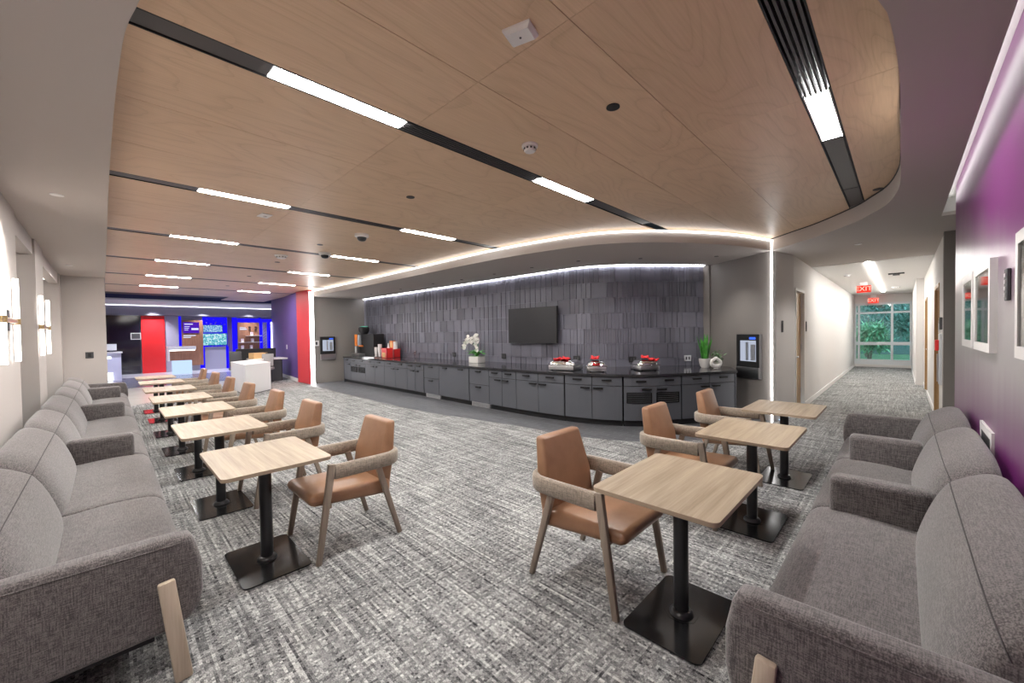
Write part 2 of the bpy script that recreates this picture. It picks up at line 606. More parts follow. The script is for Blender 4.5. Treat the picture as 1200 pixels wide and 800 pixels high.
class Curve2:
    def __init__(s, pts, n=16):
        s.p = catmull(pts, n)
        s.s = [0.0]
        for a, b in zip(s.p[:-1], s.p[1:]):
            s.s.append(s.s[-1] + (b - a).length)
        s.len = s.s[-1]

    def at(s, d, off=0.0):
        d = max(0.0, min(s.len, d))
        import bisect
        i = min(max(bisect.bisect_right(s.s, d) - 1, 0), len(s.p) - 2)
        seg = s.p[i + 1] - s.p[i]
        t = (d - s.s[i]) / max(1e-9, seg.length)
        q = s.p[i] + seg * t
        # smooth tangent
        e = 0.04
        i0 = min(max(bisect.bisect_right(s.s, max(0, d - e)) - 1, 0), len(s.p) - 2)
        i1 = min(max(bisect.bisect_right(s.s, min(s.len, d + e)) - 1, 0), len(s.p) - 2)
        tg = ((s.p[i0 + 1] - s.p[i0]).normalized() + (s.p[i1 + 1] - s.p[i1]).normalized()).normalized()
        nr = Vector((tg.y, -tg.x))       # right hand side of travel
        return q + nr * off, tg


def cslab(bm, cv, s0, s1, o0, o1, z0, z1, n=None):
    """slab following a plan curve between stations, offsets o0..o1 to the right of travel"""
    if n is None:
        n = max(1, int((s1 - s0) / 0.12))
    cols = []
    for k in range(n + 1):
        d = s0 + (s1 - s0) * k / n
        a, _ = cv.at(d, o0)
        b, _ = cv.at(d, o1)
        cols.append([bm.verts.new((a.x, a.y, z0)), bm.verts.new((b.x, b.y, z0)), bm.verts.new((b.x, b.y, z1)), bm.verts.new((a.x, a.y, z1))])
    for a, b in zip(cols[:-1], cols[1:]):
        for i in range(4):
            j = (i + 1) % 4
            bm.faces.new([a[i], a[j], b[j], b[i]])
    bm.faces.new(list(reversed(cols[0])))
    bm.faces.new(cols[-1])
    bmesh.ops.recalc_face_normals(bm, faces=bm.faces[:])
    return bm


def sweep(bm, pts, prof, closed=False):
    """sweep profile [(side, up)] along horizontal-ish path, up = z"""
    pts = [Vector(p) for p in pts]
    rings = []
    for i, p in enumerate(pts):
        a = pts[max(0, i - 1)]
        b = pts[min(len(pts) - 1, i + 1)]
        t = b - a
        t.z = 0
        t.normalize()
        s = Vector((t.y, -t.x, 0))
        rings.append([bm.verts.new(p + s * u + Vector((0, 0, w))) for u, w in prof])
    n = len(prof)
    for i in range(len(rings) - 1):
        for k in range(n):
            bm.faces.new([rings[i][k], rings[i][(k + 1) % n], rings[i + 1][(k + 1) % n], rings[i + 1][k]])
    bm.faces.new(list(reversed(rings[0])))
    bm.faces.new(rings[-1])
    bmesh.ops.recalc_face_normals(bm, faces=bm.faces[:])
    return bm


def loft(bm, L, prof_fn, stations):
    """cross sections in the (y, z) plane along x"""
    rings = []
    for t in stations:
        rings.append([bm.verts.new((t, y, z)) for y, z in prof_fn(t)])
    n = len(rings[0])
    for a, b in zip(rings[:-1], rings[1:]):
        for k in range(n):
            bm.faces.new([a[k], a[(k + 1) % n], b[(k + 1) % n], b[k]])
    bm.faces.new(list(reversed(rings[0])))
    bm.faces.new(rings[-1])
    bmesh.ops.recalc_face_normals(bm, faces=bm.faces[:])
    return bm


def mesh_of(name, bm, mat, smooth=None):
    me = bpy.data.meshes.new(name)
    bm.normal_update()
    bm.to_mesh(me)
    bm.free()
    if mat is not None:
        me.materials.append(M[mat] if isinstance(mat, str) else mat)
    if smooth:
        me.shade_smooth()
        me.set_sharp_from_angle(angle=math.radians(smooth))
    return me


def obj(name, bm, mat, parent=None, smooth=None, label=None, cat=None, group=None, kind=None, loc=None, rotz=0.0):
    me = bm if isinstance(bm, bpy.types.Mesh) else mesh_of(name, bm, mat, smooth)
    o = bpy.data.objects.new(name, me)
    COL.objects.link(o)
    if parent is not None:
        o.parent = parent
    if loc is not None:
        o.location = loc
        o.rotation_euler = (0, 0, rotz)
    if label:
        o['label'] = label
    if cat:
        o['category'] = cat
    if group:
        o['group'] = group
    if kind:
        o['kind'] = kind
    return o


def struct(name, bm, mat, label=None, cat=None, smooth=None, parent=None):
    o = obj(name, bm, mat, parent, smooth, label, cat if parent is None else None)
    if parent is None:
        o['kind'] = 'structure'
    return o


def thing(name, label, cat, loc=(0, 0, 0), rotz=0.0, group=None, kind=None):
    o = bpy.data.objects.new(name, None)
    o.empty_display_size = 0.1
    COL.objects.link(o)
    o.location = loc
    o.rotation_euler = (0, 0, rotz)
    o['label'] = label
    o['category'] = cat
    if group:
        o['group'] = group
    if kind:
        o['kind'] = kind
    return o


def dup(root, label, loc, rotz=None):
    r = root.copy()
    COL.objects.link(r)
    r.location = loc
    if rotz is not None:
        r.rotation_euler = (0, 0, rotz)
    r['label'] = label
    for ch in list(root.children):
        c = ch.copy()
        COL.objects.link(c)
        c.parent = r
        for gch in list(ch.children):
            d = gch.copy()
            COL.objects.link(d)
            d.parent = c
    return r


def text_part(name, body, size, mat, parent, loc, rot, extrude=0.002, align='CENTER'):
    cu = bpy.data.curves.new(name, 'FONT')
    cu.body = body
    cu.size = size
    cu.align_x = align
    cu.align_y = 'CENTER'
    cu.extrude = extrude
    cu.materials.append(M[mat])
    tmp = bpy.data.objects.new(name + '_curve', cu)
    COL.objects.link(tmp)
    me = bpy.data.meshes.new_from_object(tmp.evaluated_get(bpy.context.evaluated_depsgraph_get()))
    bpy.data.objects.remove(tmp)
    o = bpy.data.objects.new(name, me)
    COL.objects.link(o)
    o.parent = parent
    o.location = loc
    o.rotation_euler = rot
    return o

# ------------------------------------------------------------------ plan curves
ZC, ZS = 3.06, 2.86
FASCIA = Curve2([(-13.65, 4.72), (-12, 4.76), (-10, 4.8), (-8, 4.82), (-6.3, 4.81), (-5.2, 4.83), (-4.3, 4.92), (-3.5, 5.08), (-3.0, 5.33), (-2.55, 5.75), (-2.1, 6.4), (-1.8, 7.0), (-1.55, 7.78)], 8)
RSOFF = Curve2([(-1.55, 7.78), (-1.20, 7.44), (-0.85, 7.10), (-0.42, 6.52), (-0.25, 6.17), (-0.114, 5.83), (-0.033, 5.36), (-0.010, 4.9), (-0.010, 3.9), (-0.010, 3.0), (-0.036, 2.42), (-0.07, 2.2), (-0.20, 1.72), (-0.50, 1.05), (-0.95, 0.52), (-1.5, 0.22), (-2.11, 0.121), (-2.62, 0.075), (-4.4, 0.047), (-8, 0.03), (-13, 0.005), (-18.2, 0.0)], 6)
WALLC = Curve2([(-13.9, 6.55), (-11, 6.6), (-8, 6.66), (-6, 6.7), (-5.2, 6.72), (-4.7, 6.76), (-4.25, 6.92), (-3.9, 7.2), (-3.4, 7.8), (-2.87, 8.45)], 12)
FACE = Curve2([(-13.48, 5.60), (-11.5, 5.57), (-9.5, 5.54), (-7.5, 5.50), (-6.0, 5.47), (-5.0, 5.47), (-4.3, 5.52), (-3.7, 5.64), (-3.2, 5.87), (-2.85, 6.17), (-2.55, 6.60), (-2.25, 7.12), (-2.03, 7.55)], 16)
TBND = Curve2([(-13.75, 4.5), (-10, 4.42), (-7.3, 4.42), (-6, 4.56), (-4.75, 4.76), (-3.68, 4.86), (-2.93, 5.05), (-2.35, 5.43), (-1.9, 6.1), (-1.62, 7.0), (-1.5, 7.75)], 8)

# ------------------------------------------------------------------ floors
tb = [(p.x, p.y) for p in TBND.p]
carpet_poly = [(-12.5, -1.0), (1.8, -1.0), (1.8, 8.1), (0.46, 8.1), (0.46, 21.45), (-1.4, 21.45), (-1.4, 8.5), (-1.5, 7.76)] + tb[::-1][1:] + \
    [(-13.8, 4.56), (-17.3, 4.78), (-17.6, 4.6), (-16.6, 3.4), (-15.4, 2.4), (-14.2, 1.5), (-13.5, 0.95), (-13.16, 0.73), (-12.74, 0.34)]
struct('floor', prism(NB(), carpet_poly, -0.006, 0.0), 'carpet', 'grey, black and white woven carpet across the lounge and corridor', 'floor')
struct('floor_kitchen', prism(NB(), tb + [(-1.45, 8.0), (-2.8, 8.6), (-3.6, 8.6), (-14.1, 7.0), (-14.1, 4.5)], -0.06, 0.0), 'floortile', 'dark grey tiled floor strip in front of the buffet counter', 'floor')
struct('floor_lobby', bx(NB(), -17.5, -12.45, -2.0, 7.0, -0.06, -0.006), 'lobby_cream', 'cream stone floor beyond the edge of the carpet', 'floor')
struct('floor_lobby_slate', bx(NB(), -22.1, -17.5, -2.0, 7.0, -0.06, -0.006), 'lobby_slate', 'slate blue floor band in the far lobby', 'floor')
struct('floor_lobby_lit', bx(NB(), -24.6, -22.1, -2.0, 7.0, -0.06, -0.006), 'lobby_lit', 'glossy floor band coloured pale as if lit, under the lobby feature wall', 'floor')  # paler colour stands in for light falling on this stretch of floor

# ------------------------------------------------------------------ grey dropped ceiling with opening
fas = [(p.x, p.y) for p in FASCIA.p]
rso = [(p.x, p.y) for p in RSOFF.p]
sof_poly = [(-18.2, -1.0), (0.33, -1.0), (0.33, 6.95), (1.8, 6.95), (1.8, 10.5), (-1.55, 10.5), (-1.55, 8.65), (-3.2, 8.75), (-14.1, 7.1), (-14.1, 4.72)] + fas + rso[1:]
ceil = struct('ceiling', prism(NB(), sof_poly, ZS, ZS + 0.04), 'soffit', 'grey dropped ceiling surrounding the plywood ceiling', 'ceiling')
bm = NB()
cslab(bm, FASCIA, 0, FASCIA.len, 0.001, -0.03, ZS + 0.0005, 3.0, 104)
obj('fascia', bm, 'soffit', ceil, 40)
bm = NB()
cslab(bm, RSOFF, 0, RSOFF.len, 0.002, -0.03, ZS + 0.0005, 3.075, 250)
obj('fascia', bm, 'soffit', ceil, 40)
bm = NB()
cslab(bm, RSOFF, 0, RSOFF.len, 0.002, 0.006, 3.044, 3.0595, 250)
obj('reveal_and_shade', bm, 'reveal_and_shade', ceil)  # black strip imitates the shading where the plywood meets the fascia
# slot above the purple wall
struct('ceiling_cove', bx(bx(bx(NB(), 0.28, 1.9, -1.0, 7.05, 3.06, 3.09), 0.33, 1.9, 6.95, 6.99, 2.90, 3.06), 0.30, 0.33, -1.0, 6.95, 2.90, 3.06), 'white_ceiling', 'white bottom of the light slot above the purple wall', 'ceiling')
o = obj('cove_light', bx(NB(), 0.331, 0.345, -0.9, 6.85, 2.985, 3.0), 'pcove_em', label='LED strip hidden in the slot above the purple wall', cat='light')
# black reveal behind the panels
struct('ceiling_deck', bx(NB(), -19.8, 0.5, -2.0, 8.8, 3.16, 3.2), 'reveal_and_shade', 'black deck above the plywood ceiling panels', 'ceiling')

# plywood panels
SLOTS = [-0.40] + [-2.57 - 2.553 * k for k in range(6)]
wood = thing('ceiling_wood', 'plywood panel ceiling with slot lights', 'ceiling', (0, 0, 0), kind='structure')
_pm = {}


def ply_panel(x0, x1, y0, y1):
    w, d = round(x1 - x0, 3), round(y1 - y0, 3)
    if (w, d) not in _pm:
        _pm[(w, d)] = mesh_of('panel', bx(NB(), -w / 2 + 0.0018, w / 2 - 0.0018, -d / 2 + 0.0012, d / 2 - 0.0012, 0, 0.02), 'ply')
    obj('panel', _pm[(w, d)], None, wood, loc=((x0 + x1) / 2, (y0 + y1) / 2, ZC))


HW = 0.078
ROWS = [(-0.05, 1.6), (1.6, 3.25), (3.25, 4.9), (4.9, 6.55), (6.55, 8.2)]
bays = [(SLOTS[0] + HW, 0.30, 1)] + [(SLOTS[i + 1] + HW, SLOTS[i] - HW, 3) for i in range(6)] + [(-17.8, SLOTS[6] - HW, 3), (-19.5, -17.8, 2)]
for bi, (a, b, n) in enumerate(bays):
    for ri, (y0, y1) in enumerate(ROWS):
        if ri >= 3 and a < -6:
            continue
        if ri == 4 and a < -3:
            continue
        if bi == len(bays) - 1 and ri != 2:
            continue
        if ri == 2 and a < -13:
            y1 = 4.75
        for k in range(n):
            ply_panel(a + (b - a) * k / n, a + (b - a) * (k + 1) / n, y0, y1)

# slot channels with lights and air diffusers
def slot_run(i, x):
    far = i >= 3
    yend = {0: 7.1, 1: 5.35, 2: 4.9}.get(i, 4.85)
    t = thing('ceiling_slot', ['narrow ceiling slot nearest the purple wall', 'dark ceiling slot that starts above the near sofa end'][i] if i < 2 else
              'dark ceiling slot in the plywood, %s from the purple wall' % ['', '', 'third', 'fourth', 'fifth', 'sixth', 'seventh'][i], 'ceiling', (x, 0, 0), kind='structure')
    bm = NB()
    bx(bm, -HW, -HW + 0.008, -0.05, yend, ZC, ZC + 0.09)
    bx(bm, HW - 0.008, HW, -0.05, yend, ZC, ZC + 0.09)
    bx(bm, -HW, HW, -0.05, yend, ZC + 0.085, ZC + 0.095)
    obj('channel', bm, 'reveal_and_shade', t)
    lights = [(3.25, 4.08)] if i == 0 else [(0.70, 1.52), (3.02, 3.93)]
    covers = [(4.09, 5.68), (5.70, 7.1)] if i == 0 else [(-0.05, 0.69), (3.94, yend)]
    ribs = [(-0.05, 3.24)] if i == 0 else [(1.53, 3.01)]
    for a, b in covers:
        obj('cover_plate', bx(NB(), -0.062, 0.062, a, b, ZC + 0.005, ZC + 0.02), 'slotcover', t)
    for a, b in ribs:
        for k in range(5):
            xx = -0.058 + k * 0.0265
            obj('slat', bx(NB(), xx, xx + 0.012, a, b, ZC - 0.002, ZC + 0.045), 'slotcover', t)
    for k, (a, b) in enumerate(lights):
        nm = ['first', 'second', 'third', 'fourth', 'fifth', 'sixth', 'seventh'][i]
        where = 'over the window-side sofa' if (i and k == 0) else 'towards the buffet'
        lab = 'square-ended linear light in the slot nearest the purple wall' if i == 0 else 'recessed linear ceiling light in the %s slot from the purple wall, %s' % (nm, where)
        f = thing('linear_light', lab, 'light', (x, 0, 0), group='recessed slot lights')
        obj('diffuser', bx(NB(), -0.060, 0.060, a, b, ZC + 0.004, ZC + 0.012), 'slot_em', f)
        bm = NB()
        bx(bm, -0.069, -0.061, a - 0.01, b + 0.01, ZC + 0.0, ZC + 0.02)
        bx(bm, 0.061, 0.069, a - 0.01, b + 0.01, ZC + 0.0, ZC + 0.02)
        obj('bezel', bm, 'trimwhite', f)


for i, x in enumerate(SLOTS):
    slot_run(i, x)

# LED cove along the buffet fascia, vertical LED lines at its ends, line above the tile wall
bm = NB()
cslab(bm, FASCIA, 0.0, FASCIA.len, 0.004, 0.026, 3.008, 3.036, 100)
obj('cove_light', bm, 'cove_em', label='curved white LED line along the buffet ceiling edge', cat='light')
obj('led_strip', bx(NB(), -1.562, -1.540, 7.760, 7.782, 0.0, 3.0), 'vert_em', label='vertical white LED line on the wall end beside the wooden door', cat='light')
obj('led_strip', bx(NB(), -13.699, -13.678, 4.622, 4.742, 0.0, 3.0), 'vert_em', label='vertical white LED line beside the red wall end', cat='light')
bm = NB()
cslab(bm, WALLC, 0.05, WALLC.len, 0.030, 0.050, 2.846, 2.8595, 80)
obj('led_strip', bm, 'wslot_em', label='white LED line along the top of the tiled wall', cat='light')

# ------------------------------------------------------------------ left wall with piers and window bays
bm = NB()
bx(bm, -6.4, 0.41, -1.0, -0.62, 0, ZS)
bx(bm, -8.85, -7.98, -1.0, -0.62, 0, ZS)
bx(bm, -12.3, -11.75, -1.0, -0.62, 0, ZS)
bx(bm, -12.3, 0.41, -1.12, -1.0, 0, ZS)
bx(bm, -7.98, -6.4, -0.76, -0.64, 2.66, ZS)
bx(bm, -11.75, -8.85, -0.76, -0.64, 2.66, ZS)
struct('wall_left', bm, 'wall', 'warm grey wall with piers behind the long sofa', 'wall')
bm = NB()
bx(bm, -6.5, 0.41, -0.62, -0.60, 0, 0.12)
struct('baseboard_left', bm, 'wall', 'grey baseboard behind the long sofa', 'baseboard')
for n, (a, b) in enumerate([(-7.98, -6.4), (-11.75, -8.85)]):
    w = thing('window_%d' % (n + 1), ['frosted window bay between the two nearer piers', 'frosted window bay nearest the far grey wall'][n], 'window', (0, 0, 0), kind='structure')
    bm = NB()
    bx(bm, a, b, -1.0, -0.9, 0.0, 0.12)
    bx(bm, a, a + 0.07, -1.0, -0.86, 0.12, 2.62)
    bx(bm, b - 0.07, b, -1.0, -0.86, 0.12, 2.62)
    bx(bm, a, b, -1.0, -0.86, 2.55, 2.66)
    obj('window_frame', bm, 'trimwhite', w)
    obj('pane', bx(NB(), a + 0.07, b - 0.07, -0.96, -0.93, 1.1, 2.55), 'glass_frost', w)
    obj('pane', bx(NB(), a + 0.07, b - 0.07, -0.96, -0.93, 0.12, 0.96), 'glass_teal', w)
    obj('window_sill', bx(NB(), a, b, -1.0, -0.82, 0.96, 1.1), 'wall', w)
    obj('cove_light', bx(NB(), a + 0.2, b - 0.2, -0.80, -0.77, 2.70, 2.72), 'cove_em', label='LED strip inside the head of the %s window bay' % ['nearer', 'farther'][n], cat='light')
struct('wall_stub', bx(NB(), -12.35, -12.1, -0.62, 0.0, 0, ZS), 'wall', 'grey end wall at the far end of the long sofa', 'wall')
o = thing('wall_switch', 'dark square switch plate on the grey end wall', 'switch', (-12.1, -0.256, 1.232))
obj('plate', bx(NB(), 0, 0.012, -0.06, 0.06, -0.065, 0.065, 0.004, 1), 'dgrey', o)
obj('rocker', bx(NB(), 0.012, 0.018, -0.022, 0.022, -0.04, 0.04), 'black', o)

# ------------------------------------------------------------------ purple wall
struct('wall_right', bx(NB(), 0.41, 0.56, -1.0, 6.42, 0, 3.06), 'purplewall', 'glossy purple wall with a painted-in grey reflection behind the short sofa', 'wall')
bm = NB()
bx(bm, 0.41, 1.9, 8.1, 8.25, 0, ZS)
bx(bm, 0.56, 1.9, 6.27, 6.42, 0, 3.06)
bx(bm, 1.8, 1.9, 6.42, 8.1, 0, 3.06)
struct('wall_recess', bm, 'wall_grey', 'brown grey recess wall between purple wall and corridor', 'wall')

# ------------------------------------------------------------------ corridor
XL, XR, XR2, YW = -1.38, 0.42, 0.27, 21.4
ZK = 2.85


def door(n, side, y0, y1, ztop, label):
    x = XL if side < 0 else XR
    s = -1 if side < 0 else 1          # direction into the wall
    d = thing('door_%d' % n, label, 'door', (x, y0, 0), kind='structure')
    W = y1 - y0
    xs = sorted((0.05 * s, 0.09 * s))
    leaf = obj('door_leaf', bx(NB(), xs[0], xs[1], 0.05, W - 0.05, 0.01, ztop - 0.05), 'door', d)
    bm = NB()
    xf = sorted((-0.012 * s, 0.10 * s))
    bx(bm, xf[0], xf[1], 0.0, 0.05, 0, ztop)
    bx(bm, xf[0], xf[1], W - 0.05, W, 0, ztop)
    bx(bm, xf[0], xf[1], 0.05, W - 0.05, ztop - 0.05, ztop)
    obj('door_frame', bm, 'door' if side > 0 else 'trimwhite', d)
    bm = NB()
    xh = 0.03 * s
    bx(bm, *sorted((xh - 0.05 * s, xh + 0.02 * s)), 0.12, 0.15, 1.02, 1.05, 0.004, 1)
    bx(bm, *sorted((xh - 0.05 * s, xh - 0.03 * s)), 0.12, 0.25, 1.02, 1.05, 0.006, 1)
    obj('handle', bm, 'steel', leaf)
    for zz in (0.3, ztop / 2, ztop - 0.35):
        obj('hinge', bx(NB(), *sorted((0.035 * s, 0.05 * s)), W - 0.075, W - 0.05, zz, zz + 0.1), 'steel', leaf)
    return d


bm = NB()
prism(bm, [(-1.55, 7.80), (-1.38, 8.60), (-1.38, 8.74), (-1.50, 8.74), (-1.62, 7.95)], 0, ZS)
bx(bm, -1.5, XL, 8.74, 9.66, 2.30, ZS)
bx(bm, -1.5, XL, 9.66, YW, 0, ZK + 0.02)
struct('wall_corridor_left', bm, 'wall_light', 'off-white left wall of the long corridor', 'wall')
door(1, -1, 8.74, 9.66, 2.30, 'maple door in the corridor wall beside the white LED line')
bm = NB()
bx(bm, XR, XR + 0.12, 8.25, 9.15, 0, ZK + 0.02)
bx(bm, XR, XR + 0.12, 9.15, 10.25, 2.24, ZK + 0.02)
bx(bm, XR, XR + 0.12, 10.25, 13.2, 0, ZK + 0.02)
bx(bm, XR, XR + 0.12, 13.2, 14.3, 2.24, ZK + 0.02)
bx(bm, XR, XR + 0.12, 14.3, 15.2, 0, ZK + 0.02)
bx(bm, XR2, XR + 0.12, 15.2, YW, 0, ZK + 0.02)
struct('wall_corridor_right', bm, 'wall_light', 'off-white right wall of the long corridor', 'wall')
door(2, 1, 9.15, 10.25, 2.24, 'nearer wood-framed door on the right side of the corridor')
door(3, 1, 13.2, 14.3, 2.24, 'farther wood-framed door on the right side of the corridor')
struct('baseboard_corridor_left', bx(NB(), XL, XL + 0.014, 9.68, YW, 0, 0.10), 'trimwhite', 'white baseboard along the left corridor wall', 'baseboard')
bm = NB()
bx(bm, XR - 0.014, XR, 10.27, 13.18, 0, 0.10)
bx(bm, XR - 0.014, XR, 14.32, 15.2, 0, 0.10)
bx(bm, XR2 - 0.014, XR2, 15.19, YW, 0, 0.10)
struct('baseboard_corridor_right', bm, 'trimwhite', 'white baseboard along the right corridor wall', 'baseboard')
struct('ceiling_corridor', bx(NB(), -1.5, 0.55, 10.5, YW + 0.1, ZK, ZK + 0.04), 'white_ceiling', 'white ceiling of the long corridor', 'ceiling')
obj('corridor_light', bx(NB(), -0.52, -0.44, 10.52, 19.6, ZK - 0.012, ZK - 0.001), 'corr_em', label='long continuous LED line on the corridor ceiling', cat='light')

# corridor end window
win = thing('window_3', 'tall grid window closing the end of the corridor', 'window', (0, YW, 0), kind='structure')
VX = [-1.36, -1.246, -0.274, 0.25]
HZ = [0.20, 0.93, 2.15, 2.50]
bm = NB()
for x in VX:
    bx(bm, x - 0.035, x + 0.035, -0.06, 0.06, 0.1, 2.55)
obj('mullion', bm, 'alu', win)
bm = NB()
for z, hh in zip(HZ, (0.10, 0.06, 0.035, 0.04)):
    bx(bm, -1.38, 0.27, -0.055, 0.055, z - hh, z + hh)
obj('transom', bm, 'alu', win)
for i in range(3):
    for j in range(3):
        obj('pane', bx(NB(), VX[i] + 0.036, VX[i + 1] - 0.036, -0.006, 0.006, HZ[j] + 0.05, HZ[j + 1] - 0.04), 'glass', win)
bm = NB()
bx(bm, -1.5, 0.5, YW - 0.1, YW + 0.12, 2.54, ZK + 0.05)
bx(bm, -1.5, 0.5, YW - 0.1, YW + 0.12, 0, 0.1)
struct('wall_corridor_end', bm, 'wall_light', 'white header and sill wall around the corridor window', 'wall')

# kitchen niche walls
nd = Vector((-2.79 + 1.55, 8.55 - 7.80)).normalized()
nn = Vector((-nd.y, nd.x))            # points away from room?
if nn.dot(Vector((-1, -1))) > 0:
    nn = -nn
A = Vector((-1.565, 7.81))
B = A + nd * 1.80
bm = prism(NB(), [tuple(A), tuple(B), tuple(B + nn * 0.1), tuple(A + nn * 0.1)], 0, ZS)
prism(bm, [(-2.868, 8.455), (-2.76, 8.50), (-2.80, 8.62), (-3.05, 8.75), (-3.10, 8.60)], 0, ZS)
struct('wall_niche_right', bm, 'wall_grey', 'taupe wall at the right end of the buffet niche', 'wall')
struct('wall_niche_left', bx(NB(), -14.05, -13.9, 4.74, 6.7, 0, ZS), 'wall_grey', 'taupe wall at the left end of the buffet niche', 'wall')
struct('baseboard_niche_left', bx(NB(), -13.9, -13.885, 4.74, 5.62, 0, 0.10), 'wall_grey', 'taupe baseboard under the left drink dispenser', 'baseboard')

# tiled wall: every stacked tile sheet is its own piece
bm = NB()
cslab(bm, WALLC, 0.0, WALLC.len, -0.14, 0.0, 0.0, ZS, 80)
M['grout'] = plain('pale_grout', (0.30, 0.295, 0.34), 0.8)
tw = struct('wall_tile', bm, 'grout', 'slate grey ribbed tile wall behind the buffet counter', 'wall')
TW_, TH_ = 0.305, 0.305


def tile_mesh(ribs, w):
    bm = NB()
    if ribs == 0:
        bx(bm, 0.0025, w - 0.0025, -0.016, 0, 0.0025, TH_ - 0.0025, 0.002, 1)
    else:
        for k in range(ribs):
            a, b = w * k / ribs, w * (k + 1) / ribs
            d = 0.014 + 0.010 * ((k * 7 + ribs) % 3) / 2
            bx(bm, a + 0.003, b - 0.003, -d, 0, 0.0025, TH_ - 0.0025)
    return mesh_of('tile', bm, 'tile')


TM = {r: tile_mesh(r, TW_) for r in (0, 3, 4, 6)}
TMH = {r: tile_mesh(r, TW_ / 2) for r in (0, 2, 3)}
NC = int((WALLC.len - 0.03) / TW_)
MARG = WALLC.len - NC * TW_ - 0.004
r0 = random.Random(3)


def put_tile(s0, w, z, me):
    a_, _ = WALLC.at(s0, 0.001)
    b_, _ = WALLC.at(s0 + w, 0.001)
    obj('tile', me, None, tw, loc=(a_.x, a_.y, z), rotz=math.atan2(b_.y - a_.y, b_.x - a_.x))


for row in range(7):
    z = ZS - 0.02 - (row + 1) * TH_
    if row % 2:
        put_tile(MARG, TW_ / 2, z, TMH[3])
        put_tile(MARG + NC * TW_ - TW_ / 2, TW_ / 2, z, TMH[2])
    for c in range(NC - (row % 2)):
        g = math.sin(c * 0.55 + row * 0.9) + r0.uniform(-0.8, 0.8)
        kind = 0 if g < -0.55 else (3 if g < 0.0 else (4 if g < 0.7 else 6))
        put_tile(MARG + (row % 2) * TW_ / 2 + c * TW_, TW_, z, TM[kind])

# red and violet wall towards the lobby
struct('wall_red', prism(NB(), [(-13.70, 4.62), (-14.75, 4.56), (-14.75, 4.74), (-13.70, 4.74)], 0, ZC), 'redwall', 'bright red wall end beside the vertical LED line', 'wall')
struct('wall_violet', prism(NB(), [(-14.75, 4.56), (-17.3, 4.80), (-19.7, 5.08), (-19.7, 5.3), (-14.75, 4.74)], 0, ZC + 0.1), 'violet', 'violet wall leading from the red wall to the lobby', 'wall')
struct('baseboard_violet', prism(NB(), [(-14.76, 4.546), (-17.3, 4.786), (-17.3, 4.80), (-14.76, 4.56)], 0, 0.12), 'trimwhite', 'cream baseboard along the violet wall', 'baseboard')

# ------------------------------------------------------------------ lobby shell
FX = -24.5
bm = NB()
bx(bm, FX - 0.2, FX, -2.0, 7.0, 0, 3.5)
bx(bm, FX, -12.3, -2.1, -2.0, 0, 3.5)
bx(bm, FX, -19.6, 7.0, 7.1, 0, 3.5)
bx(bm, -19.7, -19.6, 5.1, 7.1, 0, 3.5)
struct('wall_lobby', bm, plain('lobby_grey', (0.30, 0.29, 0.34), 0.6), 'blue grey walls of the far lobby', 'wall')
struct('ceiling_lobby_low', bx(NB(), FX, -21.6, -2.0, 7.0, 3.09, 3.15), 'white_ceiling', 'pale lavender ceiling band above the lobby feature wall', 'ceiling')
struct('ceiling_lobby_dark', bx(bx(bx(NB(), -21.6, -19.72, -2.0, 7.0, 3.42, 3.5), -21.6, -21.56, -2.0, 7.0, 3.15, 3.42), -19.76, -19.72, -2.0, 7.0, 3.2, 3.42), plain('navy_ceiling', (0.02, 0.025, 0.09), 0.6), 'dark navy ceiling of the far lobby', 'ceiling')
bm = NB()
bx(bm, FX, FX + 0.25, -2.0, 7.0, 2.62, 3.06)
struct('trim_1', bm, plain('bulkhead_grey', (0.24, 0.23, 0.28), 0.7), 'grey bulkhead above the lobby feature wall', 'trim')
obj('cove_light', bx(NB(), FX + 0.252, FX + 0.27, -1.9, 6.9, 3.045, 3.06), 'lobby_em', label='white LED line on top of the lobby bulkhead', cat='light')
for k, (x0, y0, x1, y1) in enumerate([(-19.9, 0.5, -21.0, 1.9), (-19.9, 2.6, -21.2, 4.6)]):
    obj('linear_light', bar(NB(), (x0, y0, 3.36), (x1, y1, 3.36), 0.025, 0.02), 'lobby_em', label=['white LED bar on the navy ceiling nearer the grey end wall', 'white LED bar on the navy ceiling nearer the violet wall'][k], cat='light', group='lobby ceiling bars')
# ================================================================== sofas
def shrink(prof, c, s):
    return [(c[0] + (y - c[0]) * s, c[1] + (z - c[1]) * s) for y, z in prof]


def smooth_prof(pts, n=3):
    q = catmull(list(pts) + [pts[0]], n)[:-1]
    return [(p.x, p.y) for p in q]


SEAT_P = smooth_prof([(0.05, 0.185), (0.004, 0.23), (0.0, 0.33), (0.03, 0.40), (0.10, 0.432), (0.27, 0.440), (0.46, 0.425), (0.56, 0.40), (0.56, 0.20), (0.3, 0.18)])
BACK_P = smooth_prof([(0.49, 0.38), (0.493, 0.46), (0.530, 0.59), (0.570, 0.69), (0.603, 0.748), (0.622, 0.768), (0.67, 0.800), (0.73, 0.830), (0.785, 0.832), (0.815, 0.79), (0.825, 0.62), (0.82, 0.30), (0.66, 0.26)])


def cushion(prof, c, x0, x1, ends, bulge=0.0):
    L = x1 - x0
    st = [e[0] for e in ends]
    ss = [e[1] for e in ends]
    ts = [x0 + 0.003 + t for t in st] + [x0 + L * k / 8 for k in range(3, 6)] + [x1 - 0.003 - t for t in reversed(st)]
    sv = ss + [1.0] * 3 + list(reversed(ss))
    d = dict(zip(ts, sv))

    def fn(t):
        u = (t - x0) / L
        k = d[t] + bulge * math.sin(PI * u)
        return shrink(prof, c, k)
    return loft(NB(), L, fn, ts)


